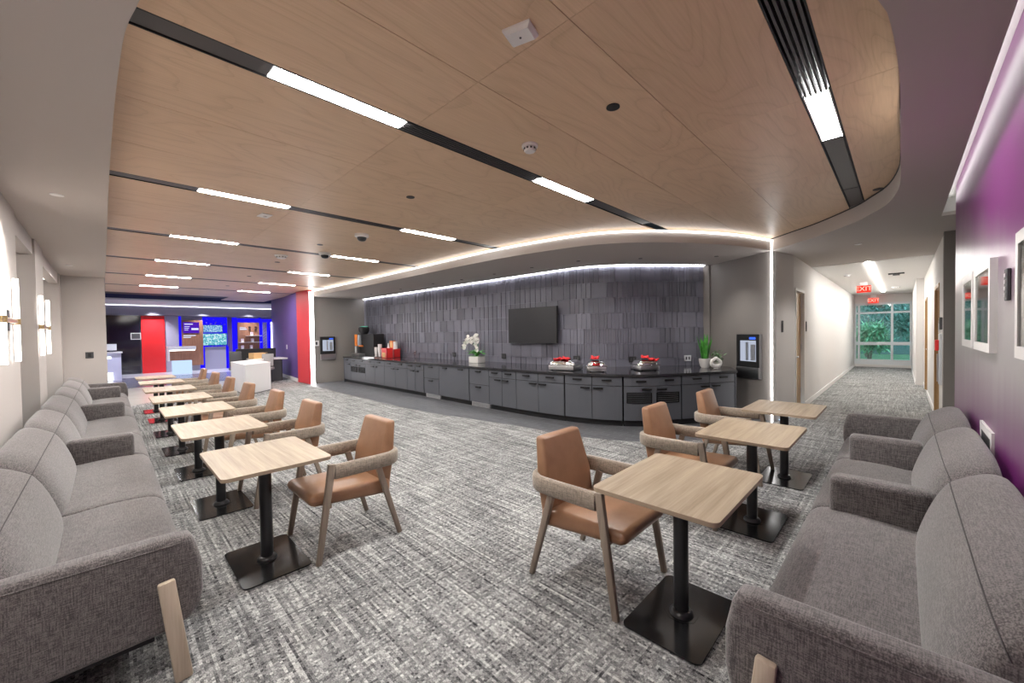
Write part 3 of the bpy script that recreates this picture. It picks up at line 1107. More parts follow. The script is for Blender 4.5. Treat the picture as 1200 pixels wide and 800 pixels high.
END_SEAT = [(0.0, 0.90), (0.006, 0.945), (0.02, 0.972), (0.05, 0.990), (0.10, 0.997), (0.18, 1.0)]
END_BACK = [(0.0, 0.80), (0.008, 0.845), (0.025, 0.885), (0.06, 0.925), (0.11, 0.957), (0.17, 0.98), (0.25, 0.995), (0.33, 1.0)]


def sofa(label, loc, rotz, seats, arms, length):
    t = thing('sofa', label, 'sofa', loc, rotz)
    obj('base', bx(NB(), 0.10, length - 0.10, 0.16, 0.76, 0.16, 0.24), 'cabinet_gap', t)
    for a, b in seats:
        obj('seat_cushion', cushion(SEAT_P, (0.28, 0.31), a, b, END_SEAT, 0.004), 'sofa', t, 50)
    for a, b in seats:
        bc = obj('back_cushion', cushion(BACK_P, (0.76, 0.36), a, b, END_BACK, 0.01), 'sofa', t, 32)
        pts = []
        for e, k in END_BACK:
            k += 0.01 * math.sin(PI * e / (b - a))
            pts.append((a + 0.003 + e, 0.76 + (0.612 - 0.76) * k - 0.002, 0.36 + (0.760 - 0.36) * k))
        pts.append(((a + b) / 2, 0.76 + (0.612 - 0.76) * 1.01 - 0.002, 0.36 + 0.40 * 1.01))
        q = [(a + b - x, y, z) for x, y, z in reversed(pts[:-1])]
        obj('seam', tube(NB(), pts + q, 0.0022, 6), 'sofa_seam', bc)
    for a in arms:
        bm = NB()
        bx(bm, a, a + 0.14, 0.115, 0.56, 0.38, 0.645, 0.038, 4)
        obj('armrest', bm, 'sofa', t, 50)
    prof = [(0.01, 0.60), (-0.012, 0.50), (-0.014, 0.37), (0.0, 0.30), (0.04, 0.25), (0.13, 0.225), (0.50, 0.215), (0.80, 0.22), (0.80, 0.645), (0.5, 0.648), (0.08, 0.645), (0.03, 0.635)]
    for x0, x1, s in ((0.0, 0.11, -1), (length - 0.11, length, 1)):
        bm = NB()
        ra = [bm.verts.new((x0, y, z)) for y, z in prof]
        rb = [bm.verts.new((x1, y, z)) for y, z in prof]
        fa = bm.faces.new(ra)
        fb = bm.faces.new(list(reversed(rb)))
        n = len(prof)
        for k in range(n):
            bm.faces.new([ra[(k + 1) % n], ra[k], rb[k], rb[(k + 1) % n]])
        bmesh.ops.recalc_face_normals(bm, faces=bm.faces[:])
        es = list(set(list(fa.edges) + list(fb.edges)))
        bmesh.ops.bevel(bm, geom=es, offset=0.03, segments=4, profile=0.5, affect='EDGES')
        arm = obj('end_arm', bm, 'sofa', t, 50)
        xo = x0 - 0.016 if s < 0 else x1 + 0.016
        obj('leg', bar(NB(), (xo, 0.07, 0.0), (xo, 0.122, 0.47), 0.032, 0.066, 0.032, 0.062, up=(0, 1, 0), bev=0.010), 'legwood', t, 40)
        obj('leg', bar(NB(), (xo, 0.72, 0.0), (xo, 0.66, 0.47), 0.032, 0.066, 0.032, 0.062, up=(0, 1, 0), bev=0.010), 'legwood', t, 40)
        xs = x0 if s < 0 else x1
        obj('seam', tube(NB(), [(xs + s * 0.001, 0.07, 0.615), (xs + s * 0.001, 0.4, 0.618), (xs + s * 0.001, 0.75, 0.616)], 0.0025, 6), 'sofa', arm)
    for x in [s[1] for s in seats[1:-1:2]]:
        for y in (0.12, 0.70):
            obj('leg', bar(NB(), (x, y, 0), (x, y, 0.15), 0.05, 0.05), 'blackmetal', t)
    return t


sofa('long grey sofa run along the window wall', (-2.35, 0.28, 0), PI,
     [(0.11, 1.50), (1.50, 3.02), (3.02, 4.25), (4.25, 5.79), (5.79, 7.10), (7.10, 8.52), (8.52, 9.39)], [2.95, 5.72, 8.45], 9.50)
sofa('short grey sofa in front of the purple wall', (-0.435, 5.62, 0), -PI / 2,
     [(0.11, 1.15), (1.15, 2.45), (2.45, 4.01)], [1.08, 2.38], 4.12)

# ================================================================== tables
TT = thing('cafe_table', 'oak-topped square pedestal table nearest the camera by the short sofa', 'table', (-0.855, 2.159, 0), PI / 2, 'pedestal tables')
bm = NB()
prism(bm, rrect(0.789, 0.614, 0.035, 5), 0.718, 0.74)
top = obj('tabletop', bm, 'oak', TT)
bm = NB()
pr = [(0.0, -0.0005), (0.0025, -0.0005), (0.0025, 0.0205), (0.0, 0.0205)]
rr_ = rrect(0.789, 0.614, 0.035, 5)
pp = [(x, y, 0.719) for x, y in rr_] + [(rr_[0][0], rr_[0][1], 0.719)]
sweep(bm, pp, pr)
obj('edge_band', bm, 'oak_edge', top, 40)
obj('column', lathe(NB(), [(0.0, 0.012), (0.038, 0.012), (0.038, 0.70), (0.0, 0.70)], 28), 'blackmetal', TT, 40)
obj('collar', lathe(NB(), [(0.0, 0.013), (0.062, 0.013), (0.060, 0.022), (0.050, 0.034), (0.041, 0.040), (0.0, 0.040)], 28), 'blackmetal', TT, 40)
bm = NB()
prism(bm, rrect(0.59, 0.40, 0.035, 5), 0.004, 0.012)
bp = obj('base_plate', bm, 'baseplate', TT)
bm = NB()
prism(bm, [(0.075 * math.cos(PI / 8 + k * PI / 4) * 1.15, 0.075 * math.sin(PI / 8 + k * PI / 4) * 1.15) for k in range(8)], 0.0121, 0.0135)
obj('weld_plate', bm, 'baseplate', bp)
bm = NB()
for a in (-1, 1):
    for b in (-1, 1):
        lathe(bm, [(0.0, 0.0), (0.018, 0.0), (0.018, 0.005), (0.0, 0.005)], 10, (a * 0.26, b * 0.165, 0))
obj('glide', bm, 'black', bp)
obj('mounting_plate', bx(NB(), -0.17, 0.17, -0.17, 0.17, 0.70, 0.718), 'blackmetal', TT)
dup(TT, 'oak-topped pedestal table in the middle of the three by the short sofa', (-0.86, 3.62, 0))
dup(TT, 'oak-topped pedestal table by the short sofa closest to the corridor', (-0.87, 4.907, 0))
LT = [(-3.149, 0.745), (-4.518, 0.71), (-5.85, 0.715), (-7.15, 0.70), (-8.55, 0.70), (-10.05, 0.71), (-11.4, 0.71)]
for i, (x, y) in enumerate(LT):
    nm = ['first', 'second', 'third', 'fourth', 'fifth', 'sixth', 'seventh'][i]
    dup(TT, '%s oak-topped pedestal table of the long sofa row, counted from the camera' % nm, (x, y, 0), 0.0)

# ================================================================== chairs
CH = thing('armchair', 'tan leather armchair at the nearest table of the short sofa', 'chair', (-1.39, 2.175, 0), -PI / 2, 'tan leather armchairs')
bm = NB()
bx(bm, -0.255, 0.255, -0.27, 0.335, 0.322, 0.445, 0.042, 4)
for v in bm.verts:
    k = (v.co.y + 0.27) / 0.6
    if v.co.z < 0.39:
        v.co.z += 0.045 * max(0, k - 0.55) / 0.45
    v.co.z += 0.02 * k - 0.005
    if v.co.z > 0.42:
        v.co.z += 0.012 * math.cos(v.co.x / 0.25 * PI / 2)
obj('seat', bm, 'leather', CH, 60)
bm = NB()
bw, tw2 = 0.235, 0.205
V = []
for (w, y0, y1, z) in ((bw, -0.17, -0.27, 0.37), (bw + 0.004, -0.205, -0.305, 0.60), (tw2, -0.275, -0.345, 0.87)):
    V.append([bm.verts.new(p) for p in ((-w, y0, z), (w, y0, z), (w, y1, z), (-w, y1, z))])
for a, b in zip(V[:-1], V[1:]):
    for k in range(4):
        bm.faces.new([a[k], a[(k + 1) % 4], b[(k + 1) % 4], b[k]])
bm.faces.new(list(reversed(V[0])))
bm.faces.new(V[-1])
bmesh.ops.recalc_face_normals(bm, faces=bm.faces[:])
bmesh.ops.bevel(bm, geom=[e for e in bm.edges if not (abs(e.verts[0].co.z - 0.6) < 0.01 and abs(e.verts[1].co.z - 0.6) < 0.01)], offset=0.022, segments=3, profile=0.5, affect='EDGES')
obj('backrest', bm, 'leather', CH, 45)
path = [(-0.283, 0.175, 0.603), (-0.285, 0.05, 0.602), (-0.285, -0.10, 0.60), (-0.285, -0.21, 0.60)]
for k in range(1, 7):
    a = PI - (PI / 2) * k / 6
    path.append((-0.155 + 0.13 * math.cos(a), -0.21 - 0.13 * math.sin(a), 0.60))
path += [(0.0, -0.34, 0.60)]
path += [(-x, y, z) for x, y, z in reversed(path[:-1])]
prof = [(-0.012, -0.05), (0.012, -0.05), (0.023, -0.038), (0.025, 0), (0.023, 0.038), (0.012, 0.05), (-0.012, 0.05), (-0.023, 0.038), (-0.025, 0), (-0.023, -0.038)]
obj('arm_band', sweep(NB(), path, prof), 'boucle', CH, 50)
for s in (-1, 1):
    obj('leg', bar(NB(), (s * 0.302, 0.302, 0.0), (s * 0.283, 0.192, 0.66), 0.030, 0.036, 0.036, 0.050, up=(0, 1, 0), bev=0.007), 'chairwood', CH, 40)
    obj('leg', bar(NB(), (s * 0.285, -0.315, 0.0), (s * 0.272, -0.15, 0.565), 0.030, 0.034, 0.034, 0.046, up=(0, 1, 0), bev=0.007), 'chairwood', CH, 40)
    obj('side_rail', bar(NB(), (s * 0.20, 0.20, 0.375), (s * 0.20, -0.20, 0.365), 0.026, 0.035, bev=0.004), 'chairwood', CH)
obj('cross_rail', bar(NB(), (-0.285, 0.215, 0.372), (0.285, 0.215, 0.372), 0.028, 0.03), 'chairwood', CH)
obj('cross_rail', bar(NB(), (-0.27, -0.205, 0.365), (0.27, -0.205, 0.365), 0.028, 0.03), 'chairwood', CH)
dup(CH, 'tan leather armchair at the middle table of the short sofa', (-1.335, 3.56, 0), -PI / 2 + 0.02)
dup(CH, 'tan leather armchair at the short sofa table closest to the corridor', (-1.30, 4.78, 0), -PI / 2 + 0.03)
LC = [(-3.11, 1.267), (-4.47, 1.205), (-5.74, 1.215), (-7.0, 1.18), (-8.3, 1.18), (-9.75, 1.20), (-11.2, 1.21)]
for i, (x, y) in enumerate(LC):
    nm = ['first', 'second', 'third', 'fourth', 'fifth', 'sixth', 'seventh'][i]
    dup(CH, '%s tan leather armchair facing the long sofa, counted from the camera' % nm, (x, y, 0), PI + [0.0, 0.015, -0.02, 0.02, 0, 0.02, -0.02][i])

# ================================================================== buffet counter
front = [FACE.at(FACE.len * k / 90, 0.03)[0] for k in range(91)]
back = [WALLC.at(WALLC.len * (1 - k / 60) * 0.992 + 0.02, 0.028)[0] for k in range(61)]
ct_poly = [tuple(p) for p in front] + [(-2.30, 8.20), (-2.72, 8.44)] + [tuple(p) for p in back] + [(-13.50, 6.45)]
obj('countertop', prism(NB(), ct_poly, 0.82, 0.86), 'granite', label='long curved black stone worktop along the tiled wall', cat='countertop')


def handle_part(parent, s, z, L=0.16):
    bm = NB()
    a, tg = FACE.at(s - L / 2, 0.032)
    b, _ = FACE.at(s + L / 2, 0.032)
    bar(bm, (a.x, a.y, z), (b.x, b.y, z), 0.016, 0.028)
    for q in (s - L / 2 + 0.012, s + L / 2 - 0.012):
        p0, _ = FACE.at(q, 0.0)
        p1, _ = FACE.at(q, 0.034)
        bar(bm, (p0.x, p0.y, z), (p1.x, p1.y, z), 0.010, 0.010)
    obj('handle', bm, 'handle', parent)


G = 0.0055
ZD = 0.665


def front_part(t, name, s0, s1, z0, z1, handles):
    p = obj(name, cslab(NB(), FACE, s0 + G, s1 - G, -0.02, 0.0, z0 + G, z1 - G), 'cabinet', t)
    for s, z in handles:
        handle_part(p, s, z)
    return p


def vent_part(t, s0, s1, z0, z1):
    bm = NB()
    cslab(bm, FACE, s0, s1, -0.004, 0.014, z0, z0 + 0.012, 10)
    cslab(bm, FACE, s0, s1, -0.004, 0.014, z1 - 0.012, z1, 10)
    cslab(bm, FACE, s0, s0 + 0.012, -0.004, 0.014, z0 + 0.012, z1 - 0.012, 1)
    cslab(bm, FACE, s1 - 0.012, s1, -0.004, 0.014, z0 + 0.012, z1 - 0.012, 1)
    cslab(bm, FACE, s0 + 0.012, s1 - 0.012, -0.004, 0.006, z0 + 0.012, z1 - 0.012, 10)
    v = obj('vent', bm, 'ventblack', t)
    for k in range(5):
        z = z0 + 0.022 + (z1 - z0 - 0.044) * k / 4
        obj('slat', cslab(NB(), FACE, s0 + 0.012, s1 - 0.012, 0.006, 0.012, z - 0.005, z + 0.005, 10), 'dgrey', v)


CAB = [
    (0.024, 0.556, 'one', 'narrow charcoal cabinet at the coffee machine end of the buffet'),
    (0.556, 1.667, 'vent', 'charcoal cabinet with two dark vents under the coffee machine'),
    (1.667, 2.884, 'pair', 'charcoal two-door cabinet under the paper cups and red boxes'),
    (2.884, 4.142, 'pair', 'charcoal two-door cabinet second from the coffee machine vents'),
    (4.142, 4.955, 'pair', 'charcoal two-door cabinet ending at the first black gap'),
    (4.972, 5.63, 'stack', 'charcoal two-drawer cabinet with metal toe grille, nearer the coffee machine'),
    (5.63, 6.773, 'panel', 'charcoal cabinet with one plain tall front below the orchid'),
    (6.792, 7.434, 'stack', 'charcoal two-drawer cabinet with metal toe grille, just past the orchid'),
    (7.434, 8.214, 'pair', 'charcoal two-door cabinet under the television'),
    (8.214, 9.3, 'pair', 'charcoal two-door cabinet under the largest chafing dish'),
    (9.316, 10.303, 'pair', 'charcoal two-door cabinet at the bend under the middle chafing dish'),
    (10.318, 11.291, 'vent', 'charcoal cabinet with two wide vents behind the tan chairs'),
    (11.305, 12.385, 'pair', 'charcoal two-door cabinet at the plant end of the buffet'),
]
for s0, s1, kind, lab in CAB:
    q, _ = FACE.at((s0 + s1) / 2)
    t = thing('cabinet', lab, 'cabinet', (0, 0, 0), group='buffet cabinets')
    obj('carcass', cslab(NB(), FACE, s0 + 0.004, s1 - 0.004, -0.55, -0.021, 0.10, 0.818), 'cabinet_gap', t)
    obj('toe_kick', cslab(NB(), FACE, s0, s1, -0.10, -0.07, 0.0, 0.10), 'cabinet_gap', t)
    m = (s0 + s1) / 2
    if kind == 'pair':
        front_part(t, 'drawer', s0, m, ZD, 0.815, [((s0 + m) / 2, 0.76)])
        front_part(t, 'drawer', m, s1, ZD, 0.815, [((s1 + m) / 2, 0.76)])
        front_part(t, 'door', s0, m, 0.10, ZD, [(m - 0.11, 0.625)])
        front_part(t, 'door', m, s1, 0.10, ZD, [(m + 0.11, 0.625)])
    elif kind == 'one':
        front_part(t, 'drawer', s0, s1, ZD, 0.815, [(m, 0.76)])
        front_part(t, 'door', s0, s1, 0.10, ZD, [(s1 - 0.12, 0.625)])
    elif kind == 'stack':
        front_part(t, 'drawer', s0, s1, 0.48, 0.815, [(m, 0.76)])
        front_part(t, 'drawer', s0, s1, 0.10, 0.48, [(m, 0.43)])
        g = obj('toe_grille', cslab(NB(), FACE, s0 + 0.02, s1 - 0.02, -0.07, -0.045, 0.005, 0.098), 'steel', t)
        for k in range(6):
            obj('slat', cslab(NB(), FACE, s0 + 0.05, s1 - 0.05, -0.045, -0.042, 0.015 + k * 0.013, 0.021 + k * 0.013), 'chrome', g)
    elif kind == 'panel':
        front_part(t, 'door', s0, s1, 0.10, 0.815, [(s0 + 0.27, 0.765), (s1 - 0.27, 0.765)])
    else:
        d1 = front_part(t, 'drawer', s0, s1, ZD, 0.815, [(s0 + 0.27, 0.745), (s1 - 0.24, 0.76)])
        d2 = front_part(t, 'door', s0, s1, 0.10, ZD, [(m - 0.13, 0.615), (m + 0.12, 0.615)])
        w = (s1 - s0)
        vent_part(t, s0 + 0.05 * w, s0 + 0.46 * w, 0.39, 0.56)
        vent_part(t, s0 + 0.54 * w, s0 + 0.95 * w, 0.39, 0.56)
q, tg = FACE.at(FACE.len)
# end panels
obj('end_panel', cslab(NB(), FACE, FACE.len - 0.022, FACE.len, -0.60, 0.003, 0.0, 0.82, 1), 'cabinet', label='black side panel closing the plant end of the buffet', cat='panel')
obj('end_panel', cslab(NB(), FACE, 0.0, 0.02, -0.60, 0.003, 0.0, 0.82, 1), 'cabinet', label='dark side panel closing the coffee machine end of the buffet', cat='panel')


def on_wall(s, off=0.02):
    p, tg_ = WALLC.at(s, off)
    return p, math.atan2(tg_.y, tg_.x)


# television
p, a = on_wall(8.075, 0.030)
t = thing('television', 'black wall-mounted flat screen television on the tile wall', 'television', (p.x, p.y, 1.72), a)
obj('screen', bx(NB(), -0.665, 0.665, -0.126, -0.12, -0.365, 0.365), 'tvblack', t)
obj('body', bx(NB(), -0.69, 0.69, -0.12, -0.06, -0.39, 0.39, 0.006, 1), 'black', t)
bm = NB()
bx(bm, -0.69, 0.69, -0.128, -0.12, 0.365, 0.39)
bx(bm, -0.69, 0.69, -0.128, -0.12, -0.39, -0.365)
bx(bm, -0.69, -0.665, -0.128, -0.12, -0.365, 0.365)
bx(bm, 0.665, 0.69, -0.128, -0.12, -0.365, 0.365)
obj('bezel', bm, 'black', t)
obj('wall_bracket', bx(NB(), -0.25, 0.25, -0.06, -0.004, -0.2, 0.2), 'dgrey', t)

# outlets on the tile wall
for s, z, mt, lab in [(3.30, 1.01, 'steel', 'small round silver outlet on the tile wall near the red boxes'), (5.20, 1.0, 'black', 'black outlet on the tile wall before the orchid'),
                      (7.09, 1.01, 'black', 'black outlet on the tile wall after the orchid'), (9.15, 1.01, 'black', 'black outlet behind the largest chafing dish'),
                      (10.25, 1.0, 'black', 'black outlet behind the third chafing dish'), (11.40, 1.0, 'steel', 'silver outlet plate beside the tall green plant')]:
    p, a = on_wall(s, 0.026)
    t = thing('wall_outlet', lab, 'outlet', (p.x, p.y, z), a)
    if s == 3.30:
        bm = lathe(NB(), [(0, 0), (0.05, 0), (0.05, 0.01), (0.0, 0.01)], 16)
        for v in bm.verts:
            v.co = Vector((v.co.x, -v.co.z, v.co.y))
    else:
        bm = bx(NB(), -0.075, 0.075, -0.01, 0, -0.06, 0.06, 0.003, 1)
    obj('plate', bm, mt, t)
    bm = NB()
    bx(bm, -0.045, -0.012, -0.013, -0.0095, -0.03, 0.03)
    bx(bm, 0.012, 0.045, -0.013, -0.0095, -0.03, 0.03)
    obj('socket', bm, 'dgrey', t)


# chafing dishes
def chafing(label, loc, rz, L, W, bow):
    t = thing('chafing_dish', label, 'dish', loc, rz, 'chafing dishes')
    bm = NB()
    bx(bm, -L / 2, L / 2, -W / 2, W / 2, 0.012, 0.10, 0.012, 2)
    obj('pan', bm, 'steel', t, 40)
    bm = NB()
    bx(bm, -L / 2 - 0.02, L / 2 + 0.02, -W / 2 - 0.02, W / 2 + 0.02, 0.10, 0.112, 0.004, 1)
    obj('rim', bm, 'chrome', t, 40)
    bm = NB()
    rings = []
    for k in range(7):
        a = k / 6 * PI / 2
        s, z = math.cos(a) ** 0.55 if k < 6 else 0.0, 0.112 + 0.085 * math.sin(a)
        s = max(s, 0.55 if k == 6 else 0.0)
        rings.append([bm.verts.new((x * s * (L / 2 - 0.005) / (L / 2), y * s * (W / 2 - 0.005) / (W / 2), z)) for x, y in rrect(L, W, 0.06, 4)])
    for r1, r2 in zip(rings[:-1], rings[1:]):
        n = len(r1)
        for k in range(n):
            bm.faces.new([r1[k], r1[(k + 1) % n], r2[(k + 1) % n], r2[k]])
    bm.faces.new(rings[-1])
    obj('lid', bm, 'chrome', t, 50)
    bm = NB()
    tube(bm, [(-0.08, -W / 2 + 0.02, 0.155), (-0.08, -W / 2 - 0.03, 0.165), (0.08, -W / 2 - 0.03, 0.165), (0.08, -W / 2 + 0.02, 0.155)], 0.008, 8)
    obj('lid_handle', bm, 'chrome', t, 50)
    bm = NB()
    for sx in (-1, 1):
        tube(bm, [(sx * L / 2, -0.05, 0.07), (sx * (L / 2 + 0.035), -0.05, 0.075), (sx * (L / 2 + 0.035), 0.05, 0.075), (sx * L / 2, 0.05, 0.07)], 0.006, 6)
    obj('side_handle', bm, 'chrome', t, 50)
    bm = NB()
    for sx in (-1, 1):
        for sy in (-1, 1):
            bx(bm, sx * (L / 2 - 0.05) - 0.015, sx * (L / 2 - 0.05) + 0.015, sy * (W / 2 - 0.04) - 0.015, sy * (W / 2 - 0.04) + 0.015, 0.0, 0.014)
    obj('foot', bm, 'black', t)
    # red cloth bow
    bm = NB()
    rr = random.Random(len(label))
    for (cx, cy, cz, sc_) in bow:
        for k in range(7):
            a = 2 * PI * k / 7 + rr.uniform(-0.2, 0.2)
            el = rr.uniform(0.1, 0.8)
            d = Vector((math.cos(a) * math.cos(el), math.sin(a) * math.cos(el), math.sin(el) * 0.8))
            c = Vector((cx, cy, cz)) + d * sc_ * 0.5
            m4 = Matrix.Translation(c) @ d.to_track_quat('X', 'Z').to_matrix().to_4x4() @ Matrix.Diagonal((sc_ * 0.62, sc_ * 0.4, sc_ * 0.22, 1))
            bmesh.ops.create_icosphere(bm, subdivisions=2, radius=1.0, matrix=m4)
    obj('bow', bm, 'redcloth', t, 60)
    return t


chafing('large steel chafing dish with a flat red cloth bow on the lid', (-4.47, 5.98, 0.86), 0.15, 0.52, 0.40, [(-0.12, -0.12, 0.185, 0.07), (-0.02, -0.13, 0.20, 0.06), (0.06, -0.10, 0.205, 0.08)])
chafing('small steel chafing dish with a tall red bow hanging over its front', (-3.86, 6.05, 0.86), 0.65, 0.32, 0.34, [(-0.02, -0.05, 0.225, 0.085), (-0.01, -0.16, 0.12, 0.065)])
chafing('steel chafing dish near the plants with a red bow trailing sideways', (-3.28, 6.72, 0.86), 0.95, 0.36, 0.36, [(-0.04, -0.08, 0.225, 0.075), (0.06, -0.12, 0.19, 0.06), (0.14, -0.13, 0.175, 0.07)])


# plants
def blade(bm, base, tip, w, bend=0.0, n=5, fold=0.3):
    base, tip = Vector(base), Vector(tip)
    ax = tip - base
    side = ax.cross(Vector((0, 0, 1)))
    if side.length < 1e-3:
        side = Vector((1, 0, 0))
    side.normalize()
    nrm = side.cross(ax).normalized()
    L, C, Rr = [], [], []
    for k in range(n + 1):
        t = k / n
        c = base + ax * t + nrm * (bend * math.sin(PI * t)) + Vector((0, 0, -bend * t * t))
        ww = w * (math.sin(PI * min(0.98, 0.12 + 0.86 * t)) ** 0.7)
        L.append(bm.verts.new(c - side * ww / 2 + nrm * ww * fold * 0.5))
        C.append(bm.verts.new(c))
        Rr.append(bm.verts.new(c + side * ww / 2 + nrm * ww * fold * 0.5))
    for k in range(n):
        bm.faces.new([L[k], C[k], C[k + 1], L[k + 1]])
        bm.faces.new([C[k], Rr[k], Rr[k + 1], C[k + 1]])


t = thing('potted_orchid', 'white orchid in a white square pot on the counter', 'plant', (-7.29, 6.22, 0.86), 0.1)
bm = NB()
bx(bm, -0.15, 0.15, -0.13, 0.13, 0, 0.155, 0.01, 2)
obj('pot', bm, 'ceramic', t, 40)
bm = NB()
bx(bm, -0.135, 0.135, -0.115, 0.115, 0.15, 0.162)
obj('moss', bm, 'leaf', t)
rr = random.Random(4)
for k in range(12):
    a = 2 * PI * k / 12 + rr.uniform(-0.2, 0.2)
    el = rr.uniform(0.25, 0.9)
    r = rr.uniform(0.22, 0.34)
    bm = NB()
    blade(bm, (0.02 * math.cos(a), 0.02 * math.sin(a), 0.16), (r * math.cos(a), r * math.sin(a) * 0.8, 0.18 + 0.20 * math.sin(el)), 0.09, 0.04)
    obj('leaf', bm, 'leaf', t, 60)
for j, (dx, tipx, zz, nf) in enumerate([(-0.02, -0.40, 0.60, 10), (0.03, 0.02, 0.66, 9)]):
    pts = [(dx, 0, 0.16), (dx - 0.01, -0.01, 0.36), (dx + (tipx - dx) * 0.25, -0.02, zz - 0.04), (dx + (tipx - dx) * 0.6, -0.03, zz - 0.02), (tipx, -0.05, zz - 0.22)] if j == 0 else \
          [(dx, 0, 0.16), (0.05, -0.01, 0.42), (0.03, -0.02, 0.62), (-0.02, -0.03, zz - 0.04), (0.02, -0.05, 0.36)]
    st = obj('stem', tube(NB(), pts, 0.005, 6), 'leaf', t, 60)
    for f in range(nf):
        u = 0.45 + 0.55 * f / (nf - 1)
        i = min(3, int(u * 4))
        fr = u * 4 - i
        c = Vector(pts[i]).lerp(Vector(pts[i + 1]), fr) + Vector((rr.uniform(-0.05, 0.05), rr.uniform(-0.05, 0.01), rr.uniform(-0.04, 0.05)))
        bm = NB()
        yaw_ = rr.uniform(-0.6, 0.6)
        for p5 in range(5):
            a = 2 * PI * p5 / 5 + rr.uniform(-0.15, 0.15)
            d = Vector((math.cos(a) * math.cos(yaw_), -0.25 + math.cos(a) * math.sin(yaw_), math.sin(a))).normalized()
            blade(bm, c, c + d * 0.085, 0.080, 0.008, 3, 0.2)
        fl = obj('flower', bm, 'petal', st, 60)

t = thing('potted_plant', 'tall green sword-leaf plant in a round white pot', 'plant', (-2.62, 7.80, 0.86))
obj('pot', lathe(NB(), [(0, 0), (0.065, 0), (0.085, 0.03), (0.105, 0.12), (0.108, 0.17), (0.098, 0.17), (0.09, 0.15), (0, 0.15)], 22), 'ceramic', t, 40)
for k in range(13):
    a = 2 * PI * k / 13
    r0_ = 0.03 + 0.03 * (k % 3) / 2
    hh = 0.30 + 0.18 * ((k * 5) % 7) / 6
    bm = NB()
    blade(bm, (r0_ * math.cos(a), r0_ * math.sin(a), 0.15), (r0_ * 2.6 * math.cos(a), r0_ * 2.6 * math.sin(a), 0.15 + hh), 0.055, 0.01, 5, 0.35)
    obj('leaf', bm, 'leaf', t, 60)
t = thing('small_plant', 'small sage green plant behind the white ring vase', 'plant', (-2.44, 7.92, 0.86))
obj('pot', lathe(NB(), [(0, 0), (0.05, 0), (0.065, 0.10), (0.058, 0.10), (0, 0.09)], 16), 'ceramic', t, 40)
rr = random.Random(9)
bmL = NB()
for k in range(42):
    a = rr.uniform(0, 2 * PI)
    r = rr.uniform(0.01, 0.11)
    z = rr.uniform(0.12, 0.30)
    c = Vector((r * math.cos(a), r * math.sin(a), z))
    blade(bmL, c, c + Vector((rr.uniform(-0.05, 0.05), rr.uniform(-0.05, 0.05), rr.uniform(0.01, 0.05))), 0.04, 0.004, 3, 0.2)
for k in range(7):
    a = 2 * PI * k / 7
    tube(bmL, [(0, 0, 0.09), (0.03 * math.cos(a), 0.03 * math.sin(a), 0.17), (0.08 * math.cos(a), 0.08 * math.sin(a), 0.25)], 0.003, 5)
obj('leaves', bmL, 'leaf2', t, 60, kind='stuff')
t = thing('ring_vase', 'white ceramic ring vase with a hole through it', 'vase', (-2.40, 7.70, 0.86), 0.7)
bm = NB()
N1, N2 = 22, 10
ring = []
for i in range(N1):
    a = 2 * PI * i / N1
    R0 = 0.064
    rr_2 = 0.030 + 0.010 * max(0, -math.sin(a))
    c = Vector((R0 * 1.25 * math.cos(a), 0, 0.106 + R0 * math.sin(a) + (0.018 if math.sin(a) > 0.92 else 0)))
    d = Vector((math.cos(a), 0, math.sin(a)))
    ring.append([bm.verts.new(c + d * rr_2 * math.cos(2 * PI * j / N2) + Vector((0, 1, 0)) * rr_2 * 1.1 * math.sin(2 * PI * j / N2)) for j in range(N2)])
for i in range(N1):
    for j in range(N2):
        bm.faces.new([ring[i][j], ring[(i + 1) % N1][j], ring[(i + 1) % N1][(j + 1) % N2], ring[i][(j + 1) % N2]])
obj('body', bm, 'ceramic', t, 80)
obj('neck', lathe(NB(), [(0.016, 0.175), (0.014, 0.20), (0.022, 0.212), (0.017, 0.212), (0.0, 0.20)], 14), 'ceramic', t, 50)
obj('foot', lathe(NB(), [(0, 0), (0.04, 0), (0.036, 0.012), (0, 0.012)], 14), 'ceramic', t, 50)

# coffee station
t = thing('coffee_machine', 'black and orange coffee machine at the far end of the buffet', 'coffee machine', (-12.95, 6.12, 0.86))
bm = NB()
bx(bm, -0.30, 0.62, -0.02, 0.36, 0.0, 0.74, 0.012, 2)
obj('cabinet_body', bm, 'black', t)
obj('side_tower', bx(NB(), -0.62, -0.30, -0.10, 0.36, 0.10, 0.74, 0.008, 1), 'dgrey', t)
obj('front_panel', bx(NB(), -0.52, -0.36, -0.14, -0.10, 0.34, 0.74, 0.008, 1), 'orange', t)
obj('water_tank', bx(NB(), -0.34, -0.22, -0.12, -0.03, 0.36, 0.72, 0.01, 1), plain('smoky_tank', (0.35, 0.38, 0.42), 0.2), t)
obj('spout_rail', bx(NB(), -0.30, -0.05, -0.10, -0.05, 0.32, 0.37), 'orange', t)
obj('spout', lathe(NB(), [(0, 0.10), (0.05, 0.10), (0.05, 0.33), (0, 0.33)], 14, (-0.44, -0.12, 0)), 'steel', t, 40)
obj('drip_tray', bx(NB(), -0.56, 0.02, -0.24, -0.02, 0.0, 0.09, 0.008, 1), 'steel', t)
hop = obj('bean_hopper', lathe(NB(), [(0, 0.74), (0.10, 0.74), (0.17, 0.84), (0.18, 0.95), (0.15, 0.99), (0, 0.99)], 20, (-0.20, 0.06, 0)), 'black', t, 40)
obj('lid_light', lathe(NB(), [(0, 0.992), (0.12, 0.992), (0.11, 1.01), (0, 1.01)], 18, (-0.20, 0.06, 0)), 'green_em', hop, 40)


